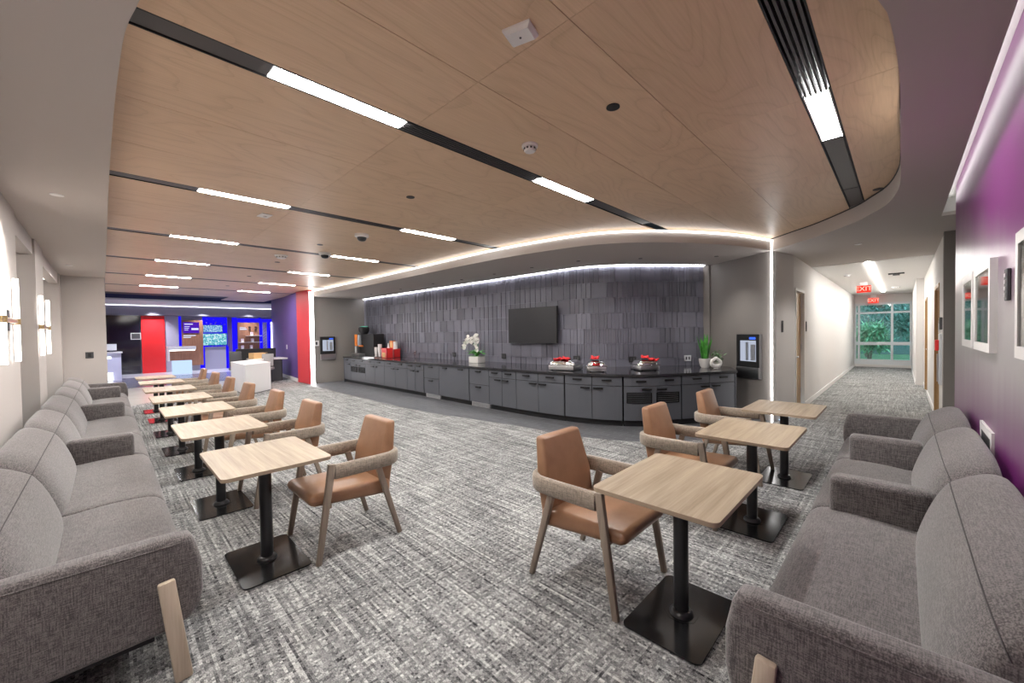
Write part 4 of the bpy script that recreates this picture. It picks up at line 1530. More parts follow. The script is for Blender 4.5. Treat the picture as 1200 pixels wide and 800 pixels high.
def cups(label, loc, h, r=0.045):
    t = thing('cup_stack', label, 'cups', loc, group='paper cup stacks')
    for k in range(4):
        z0 = k * h * 0.12
        z1 = h - (3 - k) * h * 0.12
        obj('cup', lathe(NB(), [(0, z0), (r * 0.75, z0), (r, z1 - 0.006), (r * 1.07, z1 - 0.004), (r * 1.07, z1), (r * 0.95, z1), (r * 0.7, z0 + 0.004), (0, z0 + 0.004)], 16), 'paper', t, 40)


cups('shorter stack of white paper cups beside the coffee machine', (-12.15, 6.10, 0.872), 0.30, 0.058)
cups('taller stack of white paper cups beside the red boxes', (-11.93, 6.12, 0.872), 0.40, 0.062)
t = thing('serving_tray', 'black tray with silver edge under the paper cups', 'tray', (-11.88, 5.96, 0.86))
obj('tray_base', bx(NB(), -0.38, 0.38, -0.25, 0.25, 0.0, 0.012), 'black', t)
bm = NB()
bx(bm, -0.40, 0.40, -0.27, -0.25, 0.0, 0.022)
bx(bm, -0.40, 0.40, 0.25, 0.27, 0.0, 0.022)
bx(bm, -0.40, -0.38, -0.25, 0.25, 0.0, 0.022)
bx(bm, 0.38, 0.40, -0.25, 0.25, 0.0, 0.022)
obj('tray_rim', bm, 'steel', t)


def caddy(label, loc, w, d, h, patch):
    t = thing('red_caddy', label, 'box', loc)
    bm = NB()
    bx(bm, -w / 2, w / 2, -d / 2, d / 2, 0, 0.01)
    for x0, x1, y0, y1 in ((-w / 2, w / 2, -d / 2, -d / 2 + 0.01), (-w / 2, w / 2, d / 2 - 0.01, d / 2), (-w / 2, -w / 2 + 0.01, -d / 2, d / 2), (w / 2 - 0.01, w / 2, -d / 2, d / 2)):
        bx(bm, x0, x1, y0, y1, 0.0, h)
    obj('box', bm, 'redplastic', t)
    bm = NB()
    bx(bm, -w / 2 - 0.012, w / 2 + 0.012, -d / 2 - 0.012, -d / 2, h - 0.03, h)
    bx(bm, -w / 2 - 0.012, w / 2 + 0.012, d / 2, d / 2 + 0.012, h - 0.03, h)
    obj('rim', bm, 'redplastic', t)
    if patch:
        obj('label_patch', bx(NB(), -w * 0.35, w * 0.2, -d / 2 - 0.004, -d / 2, 0.02, h * 0.55), 'kraft', t)
    return t


caddy('wide red box in front of the tile wall holding snacks', (-11.50, 6.36, 0.86), 0.42, 0.22, 0.26, False)
caddy('red box with a yellow print in front of the snack boxes', (-11.28, 6.02, 0.86), 0.32, 0.20, 0.30, True)
t = thing('snack_box', 'orange cardboard box standing up inside the wide red box', 'box', (-11.56, 6.36, 0.872))
obj('carton', bx(NB(), -0.09, 0.09, -0.05, 0.05, 0, 0.50, 0.004, 1), 'orange', t)
obj('print', bx(NB(), -0.06, 0.06, -0.053, -0.05, 0.30, 0.46), 'kraft', t)
cups('stack of white paper cups standing in the wide red box', (-11.38, 6.36, 0.872), 0.48, 0.07)
t = thing('bottle', 'slim white bottle in the red box with a yellow print', 'bottle', (-11.20, 6.02, 0.872))
obj('body', lathe(NB(), [(0, 0), (0.035, 0), (0.037, 0.30), (0.02, 0.36), (0.014, 0.40), (0, 0.40)], 14), 'paper', t, 40)
obj('cap', lathe(NB(), [(0, 0.40), (0.015, 0.40), (0.015, 0.44), (0, 0.44)], 12), 'white', t, 40)


# wall drink dispensers
def dispenser(label, loc, rz):
    t = thing('drink_dispenser', label, 'dispenser', loc, rz)
    bm = NB()
    bx(bm, -0.245, 0.245, -0.02, 0, 0.20, 0.78)          # back shell
    obj('housing', bm, 'black', t)
    bm = NB()
    bx(bm, -0.245, 0.245, -0.045, -0.02, 0.67, 0.78)
    bx(bm, -0.245, 0.245, -0.045, -0.02, 0.20, 0.30)
    bx(bm, -0.245, -0.18, -0.045, -0.02, 0.30, 0.67)
    bx(bm, 0.18, 0.245, -0.045, -0.02, 0.30, 0.67)
    obj('front_frame', bm, 'black', t)
    obj('bay', bx(NB(), -0.18, 0.18, -0.024, -0.0205, 0.30, 0.67), 'disp_em', t)
    bm = NB()
    bx(bm, -0.045, 0.0, -0.042, -0.026, 0.32, 0.64)
    bx(bm, 0.06, 0.15, -0.04, -0.026, 0.32, 0.60)
    obj('nozzle', bm, plain('dispenser_grey', (0.30, 0.32, 0.36), 0.3), t)
    obj('light_bar', bx(NB(), 0.04, 0.17, -0.048, -0.045, 0.69, 0.73), 'disp_blue', t)
    obj('drip_tray', bx(NB(), -0.25, 0.25, -0.060, 0, 0.0, 0.195, 0.008, 1), 'steel', t)
    obj('side_trim', bx(NB(), 0.246, 0.258, -0.045, 0, 0.0, 0.785), 'steel', t)
    return t


p = A + nd * 0.44
fwd = -nn
dispenser('built-in black drink dispenser on the wall end beside the LED line', (p.x + fwd.x * 0.002, p.y + fwd.y * 0.002, 0.69), math.atan2(fwd.x, -fwd.y))
dispenser('built-in black drink dispenser on the far taupe wall', (-13.898, 5.24, 0.755), PI / 2)
t = thing('wall_switch', 'white switch plate beside the far drink dispenser', 'switch', (-13.897, 4.88, 1.32), PI / 2)
obj('plate', bx(NB(), -0.08, 0.08, -0.012, 0, -0.09, 0.09, 0.004, 1), 'white', t)
obj('rocker', bx(NB(), -0.03, 0.03, -0.018, -0.012, -0.05, 0.05), 'dgrey', t)
# ================================================================== purple wall items
def picture(label, y0, y1, z0, z1):
    t = thing('framed_picture', label, 'picture', (0.41, 0, 0), group='white framed pictures')
    f = 0.055
    bm = NB()
    bx(bm, -0.032, 0, y0, y1, z1 - f, z1)
    bx(bm, -0.032, 0, y0, y1, z0, z0 + f)
    bx(bm, -0.032, 0, y0, y0 + f, z0 + f, z1 - f)
    bx(bm, -0.032, 0, y1 - f, y1, z0 + f, z1 - f)
    obj('frame', bm, 'frame', t)
    obj('artwork', bx(NB(), -0.022, -0.005, y0 + f, y1 - f, z0 + f, z1 - f), 'art', t)
    obj('glass', bx(NB(), -0.026, -0.023, y0 + f, y1 - f, z0 + f, z1 - f), 'pglass', t)


M['art'] = plain('pale_art_print', (0.75, 0.77, 0.77), 0.6, var=0.25, vscale=2.5)
M['pglass'] = m_glass('picture_glass', (0.97, 0.98, 0.98))
picture('white framed picture on the purple wall nearest the corridor', 4.60, 5.28, 1.385, 1.963)
picture('white framed picture in the middle of the purple wall', 3.75, 4.48, 1.385, 1.963)
picture('white framed picture on the purple wall nearest the camera', 2.26, 2.99, 1.40, 1.98)
t = thing('thermostat', 'slim dark control panel on the purple wall between pictures', 'thermostat', (0.41, 3.37, 1.77))
obj('plate', bx(NB(), -0.016, 0, -0.035, 0.035, -0.085, 0.085, 0.003, 1), 'dgrey', t)
bm = NB()
for k in range(4):
    bx(bm, -0.02, -0.016, -0.018, 0.018, -0.065 + k * 0.035, -0.045 + k * 0.035)
obj('button', bm, 'steel', t)
t = thing('leaning_frame', 'white floor sign frame standing between short sofa and purple wall', 'frame', (0.402, 4.05, 0.50), 0.0)
bm = NB()
bx(bm, -0.007, 0.007, -0.25, 0.25, 0.34, 0.39)
bx(bm, -0.007, 0.007, -0.25, -0.20, -0.5, 0.34)
bx(bm, -0.007, 0.007, 0.20, 0.25, -0.5, 0.34)
obj('frame', bm, 'frame', t)
obj('panel', bx(NB(), -0.004, 0.004, -0.20, 0.20, -0.2, 0.34), 'dgrey', t)
t = thing('wall_outlet', 'silver data outlet plate low on the purple wall behind the short sofa', 'outlet', (0.41, 2.55, 0.70))
obj('plate', bx(NB(), -0.012, 0, -0.04, 0.04, -0.06, 0.06, 0.003, 1), 'steel', t)
bm = NB()
bx(bm, -0.018, -0.012, -0.02, 0.02, 0.012, 0.04)
bx(bm, -0.018, -0.012, -0.02, 0.02, -0.04, -0.012)
obj('socket', bm, 'black', t)

# ================================================================== corridor items
def exit_sign(label, loc, zc):
    t = thing('exit_sign', label, 'sign', loc, 0, 'exit signs')
    obj('housing', bx(NB(), -0.155, 0.155, -0.03, 0.03, -0.10, 0.10, 0.006, 1), 'exit_face', t)
    obj('ceiling_mount', bx(NB(), -0.08, 0.08, -0.02, 0.02, 0.10, zc), 'white', t)
    text_part('lettering', 'EXIT', 0.175, 'exit_em', t, (0, -0.032, 0), (PI / 2, 0, 0))


exit_sign('red EXIT sign on the corridor ceiling closer to the camera', (-0.78, 15.1, 2.66), ZK - 2.66)
exit_sign('red EXIT sign in front of the corridor window', (-0.80, 21.0, 2.62), ZK - 2.62)


def ceiling_disc(name, label, cat, loc, r, h, mat='white', mat2='dgrey', grp=None):
    t = thing(name, label, cat, loc, 0, grp)
    obj('base', lathe(NB(), [(0, 0), (r, 0), (r, -h * 0.3), (r * 0.9, -h * 0.35), (0, -h * 0.35)], 22), mat, t, 40)
    obj('body', lathe(NB(), [(0, -h * 0.35), (r * 0.75, -h * 0.35), (r * 0.72, -h * 0.85), (r * 0.6, -h), (0, -h)], 22), mat, t, 40)
    bm = NB()
    for k in range(10):
        a = 2 * PI * k / 10
        bx(bm, -0.008, 0.008, -0.003, 0.003, 0, h * 0.25, 0, 1, Matrix.Translation((r * 0.735 * math.cos(a), r * 0.735 * math.sin(a), -h * 0.75)) @ Matrix.Rotation(a + PI / 2, 4, 'Z'))
    obj('vent', bm, mat2, t)
    return t


ceiling_disc('smoke_detector', 'white smoke detector between the two nearest plywood slots', 'detector', (-2.14, 2.42, ZC), 0.065, 0.055)
ceiling_disc('smoke_detector', 'white smoke detector far along the plywood ceiling', 'detector', (-8.2, 2.3, ZC), 0.11, 0.06)
ceiling_disc('smoke_detector', 'small smoke detector on the corridor ceiling before the first EXIT sign', 'detector', (-0.95, 12.6, ZK), 0.07, 0.05)
ceiling_disc('smoke_detector', 'round smoke detector on the corridor ceiling beside the LED line', 'detector', (-0.13, 17.6, ZK), 0.12, 0.05)
t = thing('security_camera', 'white dome camera on the plywood ceiling in mid room', 'camera', (-5.75, 2.7, ZC))
obj('ring', lathe(NB(), [(0, 0), (0.10, 0), (0.10, -0.035), (0.075, -0.05), (0, -0.05)], 22), 'white', t, 40)
obj('dome', lathe(NB(), [(0.07, -0.045), (0.065, -0.075), (0.045, -0.098), (0.0, -0.108)], 20), 'tvblack', t, 60)
t = thing('security_camera', 'white dome camera beside the fourth slot light', 'camera', (-7.45, 2.80, ZC))
obj('ring', lathe(NB(), [(0, 0), (0.10, 0), (0.10, -0.035), (0.075, -0.05), (0, -0.05)], 22), 'white', t, 40)
obj('dome', lathe(NB(), [(0.07, -0.045), (0.065, -0.075), (0.045, -0.098), (0.0, -0.108)], 20), 'tvblack', t, 60)
t = thing('access_point', 'white square wireless access point on the nearest plywood panels', 'access point', (-1.37, 1.49, ZC), 0.3)
bm = NB()
V = [[bm.verts.new((a * s, b * s * 0.75, z)) for a, b in ((-1, -1), (1, -1), (1, 1), (-1, 1))] for s, z in ((0.075, 0), (0.075, -0.012), (0.06, -0.030))]
for a, b in zip(V[:-1], V[1:]):
    for k in range(4):
        bm.faces.new([a[k], a[(k + 1) % 4], b[(k + 1) % 4], b[k]])
bm.faces.new(V[-1])
bm.faces.new(list(reversed(V[0])))
bmesh.ops.recalc_face_normals(bm, faces=bm.faces[:])
obj('shell', bm, 'white', t)
obj('status_light', lathe(NB(), [(0, -0.030), (0.006, -0.030), (0.006, -0.032), (0, -0.032)], 10), 'dgrey', t)
t = thing('ceiling_sensor', 'small white square sensor on the plywood near the second slot light', 'sensor', (-5.64, 1.41, ZC), 0.1)
obj('plate', bx(NB(), -0.09, 0.09, -0.06, 0.06, -0.012, 0, 0.003, 1), 'white', t)
obj('lens', lathe(NB(), [(0, -0.012), (0.025, -0.012), (0.018, -0.026), (0, -0.03)], 12), 'paper', t, 50)
SPK = [((-1.39, 2.42), 'black round ceiling speaker in the panel beside the nearest slot'), ((-3.85, 2.37), 'black round ceiling speaker between second and third slots'),
       ((-6.85, 2.5), 'black round ceiling speaker beyond the mid-room dome camera'), ((-9.0, 2.45), 'black round ceiling speaker beyond the far smoke detector'),
       ((-11.5, 2.5), 'black round ceiling speaker before the fifth slot'), ((-14.0, 2.5), 'black round ceiling speaker close to the lobby'),
       ((-0.19, 5.92), 'black round ceiling speaker near the curved plywood corner')]
for (x, y), lab in SPK:
    t = thing('ceiling_speaker', lab, 'speaker', (x, y, ZC), 0, 'black ceiling speakers')
    obj('ring', lathe(NB(), [(0.030, 0.0), (0.045, 0.0), (0.045, -0.005), (0.030, -0.005)], 20), 'black', t, 40)
    obj('grille', lathe(NB(), [(0, -0.001), (0.031, -0.001), (0.031, -0.003), (0, -0.003)], 20), 'dgrey', t, 40)


def downlight(lab, x, y, z=ZS, power=P_DOWN, col=(1, 0.95, 0.90), lit=True, spot=110, r=0.045, grp='recessed downlights'):
    t = thing('downlight', lab, 'light', (x, y, z), 0, grp)
    obj('trim_ring', lathe(NB(), [(r * 0.72, 0), (r, 0), (r, -0.006), (r * 0.72, -0.006)], 20), 'white' if lit else 'black', t, 40)
    obj('lens', lathe(NB(), [(0, -0.0005), (r * 0.74, -0.0005), (r * 0.74, -0.002), (0, -0.002)], 18), 'slot_lens' if lit else 'black', t, 40)
    if power:
        L = light('downlight_lamp', 'SPOT', (0, 0, -0.02), power, col, 0.04, spot=math.radians(spot), blend=0.8)
        L.parent = t


M['slot_lens'] = emis('downlight_lens', (1.0, 0.93, 0.86), 6.0)
for k, (x, y) in enumerate([(-1.2, -0.28), (-5.43, -0.28), (-10.4, -0.42)]):
    nm = ['above the near end of the long sofa', 'above the long sofa behind the third table', 'closest to the grey end wall'][k]
    downlight('recessed downlight in the grey ceiling %s' % nm, x, y, power=P_DOWN * 1.5, spot=125)
downlight('recessed downlight in the grey ceiling before the corridor', -0.49, 8.25)
for k, (x, y) in enumerate([(-12.0, 5.9), (-10.2, 5.9), (-8.6, 5.9), (-7.55, 6.0), (-6.4, 6.0), (-5.3, 6.0), (-4.25, 6.1), (-3.36, 6.75), (-2.35, 7.6)]):
    nm = ['at the coffee machine', 'over the cup stacks', 'before the orchid', 'over the orchid', 'left of the television', 'in front of the television', 'over the largest chafing dish', 'over the third chafing dish', 'over the plants'][k]
    downlight('small black downlight in the buffet ceiling %s' % nm, x, y, power=P_DOWN * 0.55, lit=False, spot=100, r=0.035, grp='buffet downlights')
t = thing('ceiling_track', 'short black track on the corridor ceiling', 'track', (-0.1, 13.2, ZK))
obj('rail', bx(NB(), -0.14, 0.14, -0.03, 0.03, -0.03, 0), 'black', t)
obj('head', bx(NB(), -0.06, 0.06, -0.025, 0.025, -0.06, -0.03), 'dgrey', t)
t = thing('extinguisher_cabinet', 'tall silver wall handle set with a red pull beside the corridor opening', 'cabinet', (XR, 8.62, 0))
obj('cover', bx(NB(), -0.03, 0, -0.09, 0.09, 0.70, 1.45, 0.004, 1), 'alu', t)
obj('pull', bx(NB(), -0.07, -0.03, -0.06, 0.06, 1.20, 1.36, 0.01, 2), 'redplastic', t)
obj('grip', bx(NB(), -0.05, -0.03, -0.02, 0.02, 0.74, 1.15), 'steel', t)
t = thing('thermostat', 'grey thermostat on the corridor wall above the red pull', 'thermostat', (XR, 8.55, 1.60))
obj('plate', bx(NB(), -0.03, 0, -0.06, 0.06, -0.09, 0.09, 0.006, 1), 'dgrey', t)
obj('display', bx(NB(), -0.033, -0.03, -0.035, 0.035, 0.0, 0.06), 'black', t)
for lab, x, y, sx in [('slim dark room sign left of the maple door', -1.475, 8.15, 1), ('slim dark room sign right of the maple door', XL, 9.85, 1)]:
    t = thing('room_sign', lab, 'sign', (x, y, 1.60), -0.2 if y < 9 else 0)
    obj('plate', bx(NB(), 0.001, 0.014, -0.03, 0.03, -0.10, 0.10, 0.003, 1), 'dgrey', t)
    obj('insert', bx(NB(), 0.014, 0.016, -0.02, 0.02, -0.07, 0.04), 'black', t)
t = thing('room_sign', 'pale room sign beside the nearer corridor door on the right', 'sign', (XR, 9.0, 1.55))
obj('plate', bx(NB(), -0.014, 0, -0.06, 0.06, -0.10, 0.10, 0.003, 1), 'steel', t)
obj('insert', bx(NB(), -0.017, -0.014, -0.04, 0.04, -0.06, 0.06), 'alu', t)

# ================================================================== sconces on the left wall
def sconce(label, xc, half):
    t = thing('wall_sconce', label, 'lamp', (xc, -0.62, 1.73), 0, 'double tube sconces')
    obj('back_plate', bx(NB(), -0.05, 0.05, 0, 0.03, -0.09, 0.09, 0.005, 1), 'dgrey', t)
    arm = obj('arm', bx(NB(), -half - 0.09, half + 0.09, 0.022, 0.044, -0.02, 0.02, 0.004, 1), 'brass', t)
    for s in (-1, 1):
        obj('light_tube', lathe(NB(), [(0, -0.37), (0.019, -0.37), (0.019, 0.40), (0, 0.40)], 16, (s * half, 0.035, 0)), 'sconce_em', t, 40)
        obj('end_cap', lathe(NB(), [(0, 0.40), (0.019, 0.40), (0.016, 0.408), (0, 0.41)], 16, (s * half, 0.035, 0)), 'paper', t, 40)
        obj('clamp', lathe(NB(), [(0.0195, -0.03), (0.025, -0.03), (0.025, 0.03), (0.0195, 0.03)], 16, (s * half, 0.035, 0)), 'brass', arm, 40)


sconce('double tube sconce on the wall pier nearer the camera', -5.57, 0.36)
sconce('double tube sconce on the wall pier between the window bays', -8.40, 0.42)
sconce('double tube sconce on the wall beside the near sofa end', -2.9, 0.36)

# ================================================================== lobby furniture and feature wall
def slab(name, label, cat, y0, y1, z0, z1, x0, x1, mat, parent=None, grp=None):
    return obj(name, bx(NB(), x0, x1, y0, y1, z0, z1), mat, parent, label=label if parent is None else None, cat=cat if parent is None else None, group=grp)


slab('glass_partition', 'dark glass partition at the left of the lobby wall', 'partition', -0.6, 1.06, 0.0, 2.60, FX + 0.004, FX + 0.06, 'glass_dark')
t = thing('framed_picture', 'white framed picture on the dark lobby glass', 'picture', (FX + 0.06, 0.92, 1.68), 0)
bm = NB()
bx(bm, 0, 0.02, -0.17, 0.17, 0.12, 0.15)
bx(bm, 0, 0.02, -0.17, 0.17, -0.15, -0.12)
bx(bm, 0, 0.02, -0.17, -0.14, -0.12, 0.12)
bx(bm, 0, 0.02, 0.14, 0.17, -0.12, 0.12)
obj('frame', bm, 'frame', t)
obj('artwork', bx(NB(), 0, 0.008, -0.14, 0.14, -0.12, 0.12), 'dgrey', t)
slab('feature_panel', 'tall glossy red panel on the lobby feature wall', 'panel', 1.10, 1.90, 0.0, 2.60, FX + 0.004, FX + 0.10, 'red')
slab('wall_panel', 'grey painted panel between the red panel and the blue glow', 'panel', 1.91, 2.40, 0.0, 2.60, FX + 0.004, FX + 0.05, plain('lavender_panel', (0.36, 0.34, 0.44), 0.5))
obj('blue_light', bx(NB(), FX + 0.004, FX + 0.03, 2.40, 2.50, 0.9, 2.60), 'blue_em', label='blue backlight strip left of the walnut totem', cat='light')
t = thing('welcome_totem', 'walnut totem panel with a violet screen on the lobby wall', 'panel', (FX + 0.004, 0, 0))
obj('board', bx(NB(), 0.05, 0.14, 2.50, 3.30, 0.25, 2.42), 'wood_brown', t)
s_ = obj('screen', bx(NB(), 0.14, 0.165, 2.55, 3.16, 1.80, 2.32), 'scr_violet', t)
bm = NB()
bx(bm, 0.165, 0.168, 2.60, 2.92, 2.21, 2.25)
for k in range(3):
    bx(bm, 0.165, 0.168, 2.60, 2.80 - 0.03 * k, 2.10 - k * 0.08, 2.125 - k * 0.08)
bx(bm, 0.165, 0.168, 2.86, 3.13, 1.95, 2.04)
obj('screen_lines', bm, 'text_em', s_)
bm = NB()
bx(bm, 0.14, 0.146, 2.56, 3.02, 1.665, 1.705)
bx(bm, 0.14, 0.146, 2.56, 2.84, 1.58, 1.62)
obj('lettering', bm, 'text_em', t)
slab('totem_top', 'grey panel above the walnut totem', 'panel', 2.50, 3.30, 2.44, 2.60, FX + 0.004, FX + 0.05, plain('panel_grey', (0.30, 0.29, 0.38), 0.5))
t = thing('backlit_panel', 'blue backlit panel behind the two lobby screens', 'panel', (FX + 0.004, 0, 0))
obj('board', bx(NB(), 0.0, 0.03, 3.18, 4.30, 1.12, 2.58), 'blue_em', t)
obj('skirt', bx(NB(), 0.0, 0.05, 3.38, 4.22, 0.0, 1.12), plain('skirt_grey', (0.32, 0.31, 0.42), 0.5), t)
obj('side_glow', bx(NB(), 0.0, 0.02, 3.18, 3.37, 0.0, 1.12), 'blue_em', t)
obj('side_glow', bx(NB(), 0.0, 0.02, 4.23, 4.34, 0.0, 1.12), 'blue_em', t)
bm = NB()
rr = random.Random(2)
for k in range(26):
    y, z = rr.uniform(3.42, 4.22), rr.choice([rr.uniform(2.2, 2.5), rr.uniform(1.13, 1.18)])
    bx(bm, 0.03, 0.034, y - 0.02, y + 0.02, z - 0.02, z + 0.02)
obj('perforation', bm, 'violet', t)
for lab, y0, y1, z0, z1, mt in [('upper lobby screen with a bright crowd photo', 3.33, 4.08, 1.84, 2.18, 'scr_people'), ('lower lobby screen with a bright turquoise map', 3.29, 4.25, 1.20, 1.76, 'scr_map')]:
    t = thing('display_screen', lab, 'screen', (FX + 0.075, 0, 0), 0, 'lobby screens')
    obj('body', bx(NB(), -0.03, 0.04, y0 - 0.02, y1 + 0.02, z0 - 0.02, z1 + 0.02), 'black', t)
    obj('display', bx(NB(), 0.04, 0.044, y0, y1, z0, z1), mt, t)
slab('wall_panel', 'violet panel with blue glow between the screens and the shelf', 'panel', 4.34, 4.50, 0.0, 2.58, FX + 0.004, FX + 0.06, 'violet')
obj('blue_light', bx(NB(), FX + 0.004, FX + 0.03, 4.50, 4.72, 0.0, 2.58), 'blue_em', label='blue backlight strip left of the product shelves', cat='light')
obj('blue_light', bx(NB(), FX + 0.004, FX + 0.03, 5.70, 5.80, 0.6, 2.58), 'blue_em', label='blue backlight strip right of the product shelves', cat='light')
obj('blue_light', bx(NB(), FX + 0.004, FX + 0.03, 4.74, 5.70, 2.34, 2.54), 'blue_em', label='blue backlight band above the product shelves', cat='light')
t = thing('display_shelf', 'walnut display panel with white shelves on the lobby wall', 'shelf', (FX, 0, 0))
obj('board', bx(NB(), 0.03, 0.10, 4.74, 5.70, 0.6, 2.32), 'wood_brown', t)
for y0, y1, z in [(5.06, 5.76, 1.645), (4.75, 5.76, 1.31), (4.75, 5.76, 0.96)]:
    obj('shelf', bx(NB(), 0.10, 0.36, y0, y1, z - 0.02, z), 'white', t)
bm = NB()
bx(bm, 0.10, 0.106, 4.82, 5.08, 2.04, 2.08)
bx(bm, 0.10, 0.106, 4.82, 5.14, 1.95, 2.01)
obj('lettering', bm, 'text_em', t)
bm = NB()
for y in (5.26, 5.52):
    for z in (2.10, 1.95):
        bx(bm, 0.10, 0.14, y - 0.05, y + 0.05, z - 0.02, z + 0.02)
obj('peg', bm, 'black', t)
for lab, y, z in [('white carton on the top lobby shelf', 5.32, 1.645), ('white carton at the left of the middle lobby shelf', 4.90, 1.31), ('white carton at the right of the middle lobby shelf', 5.34, 1.31),
                  ('white carton at the left of the bottom lobby shelf', 4.90, 0.96), ('white carton at the right of the bottom lobby shelf', 5.28, 0.96)]:
    t = thing('product_box', lab, 'box', (FX + 0.23, y, z), 0, 'cartons on the lobby shelves')
    obj('carton', bx(NB(), -0.05, 0.05, -0.055, 0.055, 0, 0.18), 'paper', t)
    obj('print', bx(NB(), 0.05, 0.053, -0.04, 0.04, 0.10, 0.16), plain('pink_print', (0.75, 0.45, 0.6), 0.6), t)
t = thing('perforated_panel', 'blue perforated panel beside the product shelves', 'panel', (FX + 0.004, 0, 0))
obj('board', bx(NB(), 0.0, 0.04, 5.80, 6.30, 0.0, 2.52), 'blue_em', t)
bm = NB()
bx(bm, 0.04, 0.06, 5.86, 6.06, 0.0, 2.35)
obj('cover', bm, plain('perf_cover', (0.25, 0.22, 0.55), 0.5), t)
bm = NB()
for k in range(24):
    bx(bm, 0.06, 0.064, 5.88 + 0.05 * (k % 3), 5.91 + 0.05 * (k % 3), 0.9 + 0.05 * k, 0.93 + 0.05 * k)
obj('perforation', bm, 'black', t)
obj('black_frame', bx(NB(), FX, FX + 0.09, 6.30, 6.42, 0.0, 2.62), 'black', label='black upright frame at the right end of the lobby wall', cat='frame')
obj('led_strip', bx(NB(), -19.66, -19.62, 5.03, 5.06, 0.9, 2.2), 'lobby_em', label='vertical white LED line at the lobby end of the violet wall', cat='light')

# reception desk
t = thing('reception_desk', 'white and walnut reception desk glowing underneath', 'desk', (-22.5, 2.3, 0))
obj('base', bx(NB(), -0.30, 0.0, -0.33, 0.33, 0, 0.58), 'desk_em', t)
obj('front_panel', bx(NB(), -0.02, 0.06, -0.42, 0.47, 0.60, 1.02), 'wood_brown', t)
obj('counter_top', bx(NB(), -0.45, 0.10, -0.48, 0.48, 1.06, 1.20, 0.01, 1), 'white', t)
obj('side_panel', bx(NB(), -0.45, 0.08, -0.48, -0.42, 0.58, 1.06), 'white', t)
obj('light_line', bx(NB(), 0.06, 0.08, -0.42, 0.44, 1.02, 1.055), 'white_em', t)
t = thing('lobby_counter', 'white glowing counter partly hidden by the grey end wall', 'desk', (-21.1, -0.25, 0))
obj('body', bx(NB(), -0.6, 0.0, -0.7, 0.62, 0.0, 1.03), plain('counter_white', (0.75, 0.75, 0.92), 0.4), t)
obj('counter_top', bx(NB(), -0.65, 0.05, -0.75, 0.66, 1.03, 1.08), 'white', t)
obj('light_line', bx(NB(), 0.001, 0.02, -0.6, 0.35, 0.84, 0.90), 'white_em', t)
obj('toe_light', bx(NB(), 0.001, 0.02, -0.6, 0.38, 0.02, 0.30), 'white_em', t)
t = thing('desk_monitor', 'grey monitor standing on the glowing lobby counter', 'monitor', (-21.3, 0.12, 1.08))
obj('screen', bx(NB(), -0.02, 0.02, -0.14, 0.14, 0.06, 0.30), 'alu', t)
obj('stand', bx(NB(), -0.06, 0.06, -0.05, 0.05, 0.0, 0.06), 'dgrey', t)

# white counter block
def block(poly, z0, z1):
    return prism(NB(), poly, z0, z1)


t = thing('white_counter', 'white free-standing counter block beside the violet wall', 'counter', (0, 0, 0))
pa, pb, pc = Vector((-14.55, 2.62)), Vector((-12.45, 2.56)), Vector((-13.28, 3.36))
pd = pa + (pc - pb)
obj('body', block([tuple(pa), tuple(pb), tuple(pc), tuple(pd)], 0.02, 0.79), 'white', t)
obj('counter_top', block([(p.x + (p.x - (pa.x + pc.x) / 2) * 0.012, p.y + (p.y - (pa.y + pc.y) / 2) * 0.012) for p in (pa, pb, pc, pd)], 0.79, 0.82), 'white', t)
obj('plinth', block([(p.x * 0.985 + (pa.x + pc.x) / 2 * 0.015, p.y * 0.985 + (pa.y + pc.y) / 2 * 0.015) for p in (pa, pb, pc, pd)], 0.0, 0.02), 'dgrey', t)
t = thing('workstation', 'black high-backed workstation behind the white counter', 'desk', (0, 0, 0))
obj('back_panel', bx(NB(), -16.9, -16.84, 3.2, 4.45, 0.0, 1.14), 'black', t)
obj('desk_top', bx(NB(), -16.84, -15.8, 3.5, 4.55, 0.76, 0.80), 'white', t)
obj('side_panel', bx(NB(), -16.8, -15.9, 4.35, 4.40, 0.0, 0.76), 'black', t)
obj('leg', bx(NB(), -15.9, -15.84, 3.6, 4.35, 0.0, 0.76), 'dgrey', t)
for lab, x, y, rz, mt in [('dark grey task chair pushed against the black workstation', -16.2, 3.12, -PI / 2, 'dgrey'), ('pale grey task chair leaning at the white counter', -15.49, 3.76, -PI / 2 - 0.5, 'chairgrey')]:
    t = thing('task_chair', lab, 'chair', (x, y, 0), rz, 'task chairs')
    bm = NB()
    bx(bm, -0.18, 0.18, -0.025, 0.025, 0.55, 0.98 if mt == 'chairgrey' else 1.08, 0.02, 2, Matrix.Translation((0, -0.22, 0)) @ Matrix.Rotation(0.12, 4, 'X'))
    obj('backrest', bm, mt, t, 40)
    obj('seat', bx(NB(), -0.24, 0.24, -0.2, 0.25, 0.44, 0.52, 0.025, 2), mt, t, 40)
    obj('post', lathe(NB(), [(0, 0.08), (0.03, 0.08), (0.03, 0.44), (0, 0.44)], 12), 'blackmetal', t, 40)
    for k in range(5):
        a = 2 * PI * k / 5
        obj('leg', bar(NB(), (0, 0, 0.08), (0.25 * math.cos(a), 0.25 * math.sin(a), 0.025), 0.04, 0.03, 0.03, 0.05), 'blackmetal', t)
t = thing('storage_box', 'yellow cardboard box on the black workstation', 'box', (-16.3, 3.72, 0.80), 0.3)
obj('carton', bx(NB(), -0.16, 0.16, -0.2, 0.2, 0, 0.20), 'kraft', t)
obj('flap', bx(NB(), -0.17, 0.17, 0.2, 0.27, 0.19, 0.20), 'kraft', t)
t = thing('wall_switch', 'white switch on the violet wall near the workstation', 'switch', (-16.4, 4.71, 1.18), -0.095)
obj('plate', bx(NB(), -0.05, 0.05, -0.012, 0, -0.08, 0.08), 'white', t)
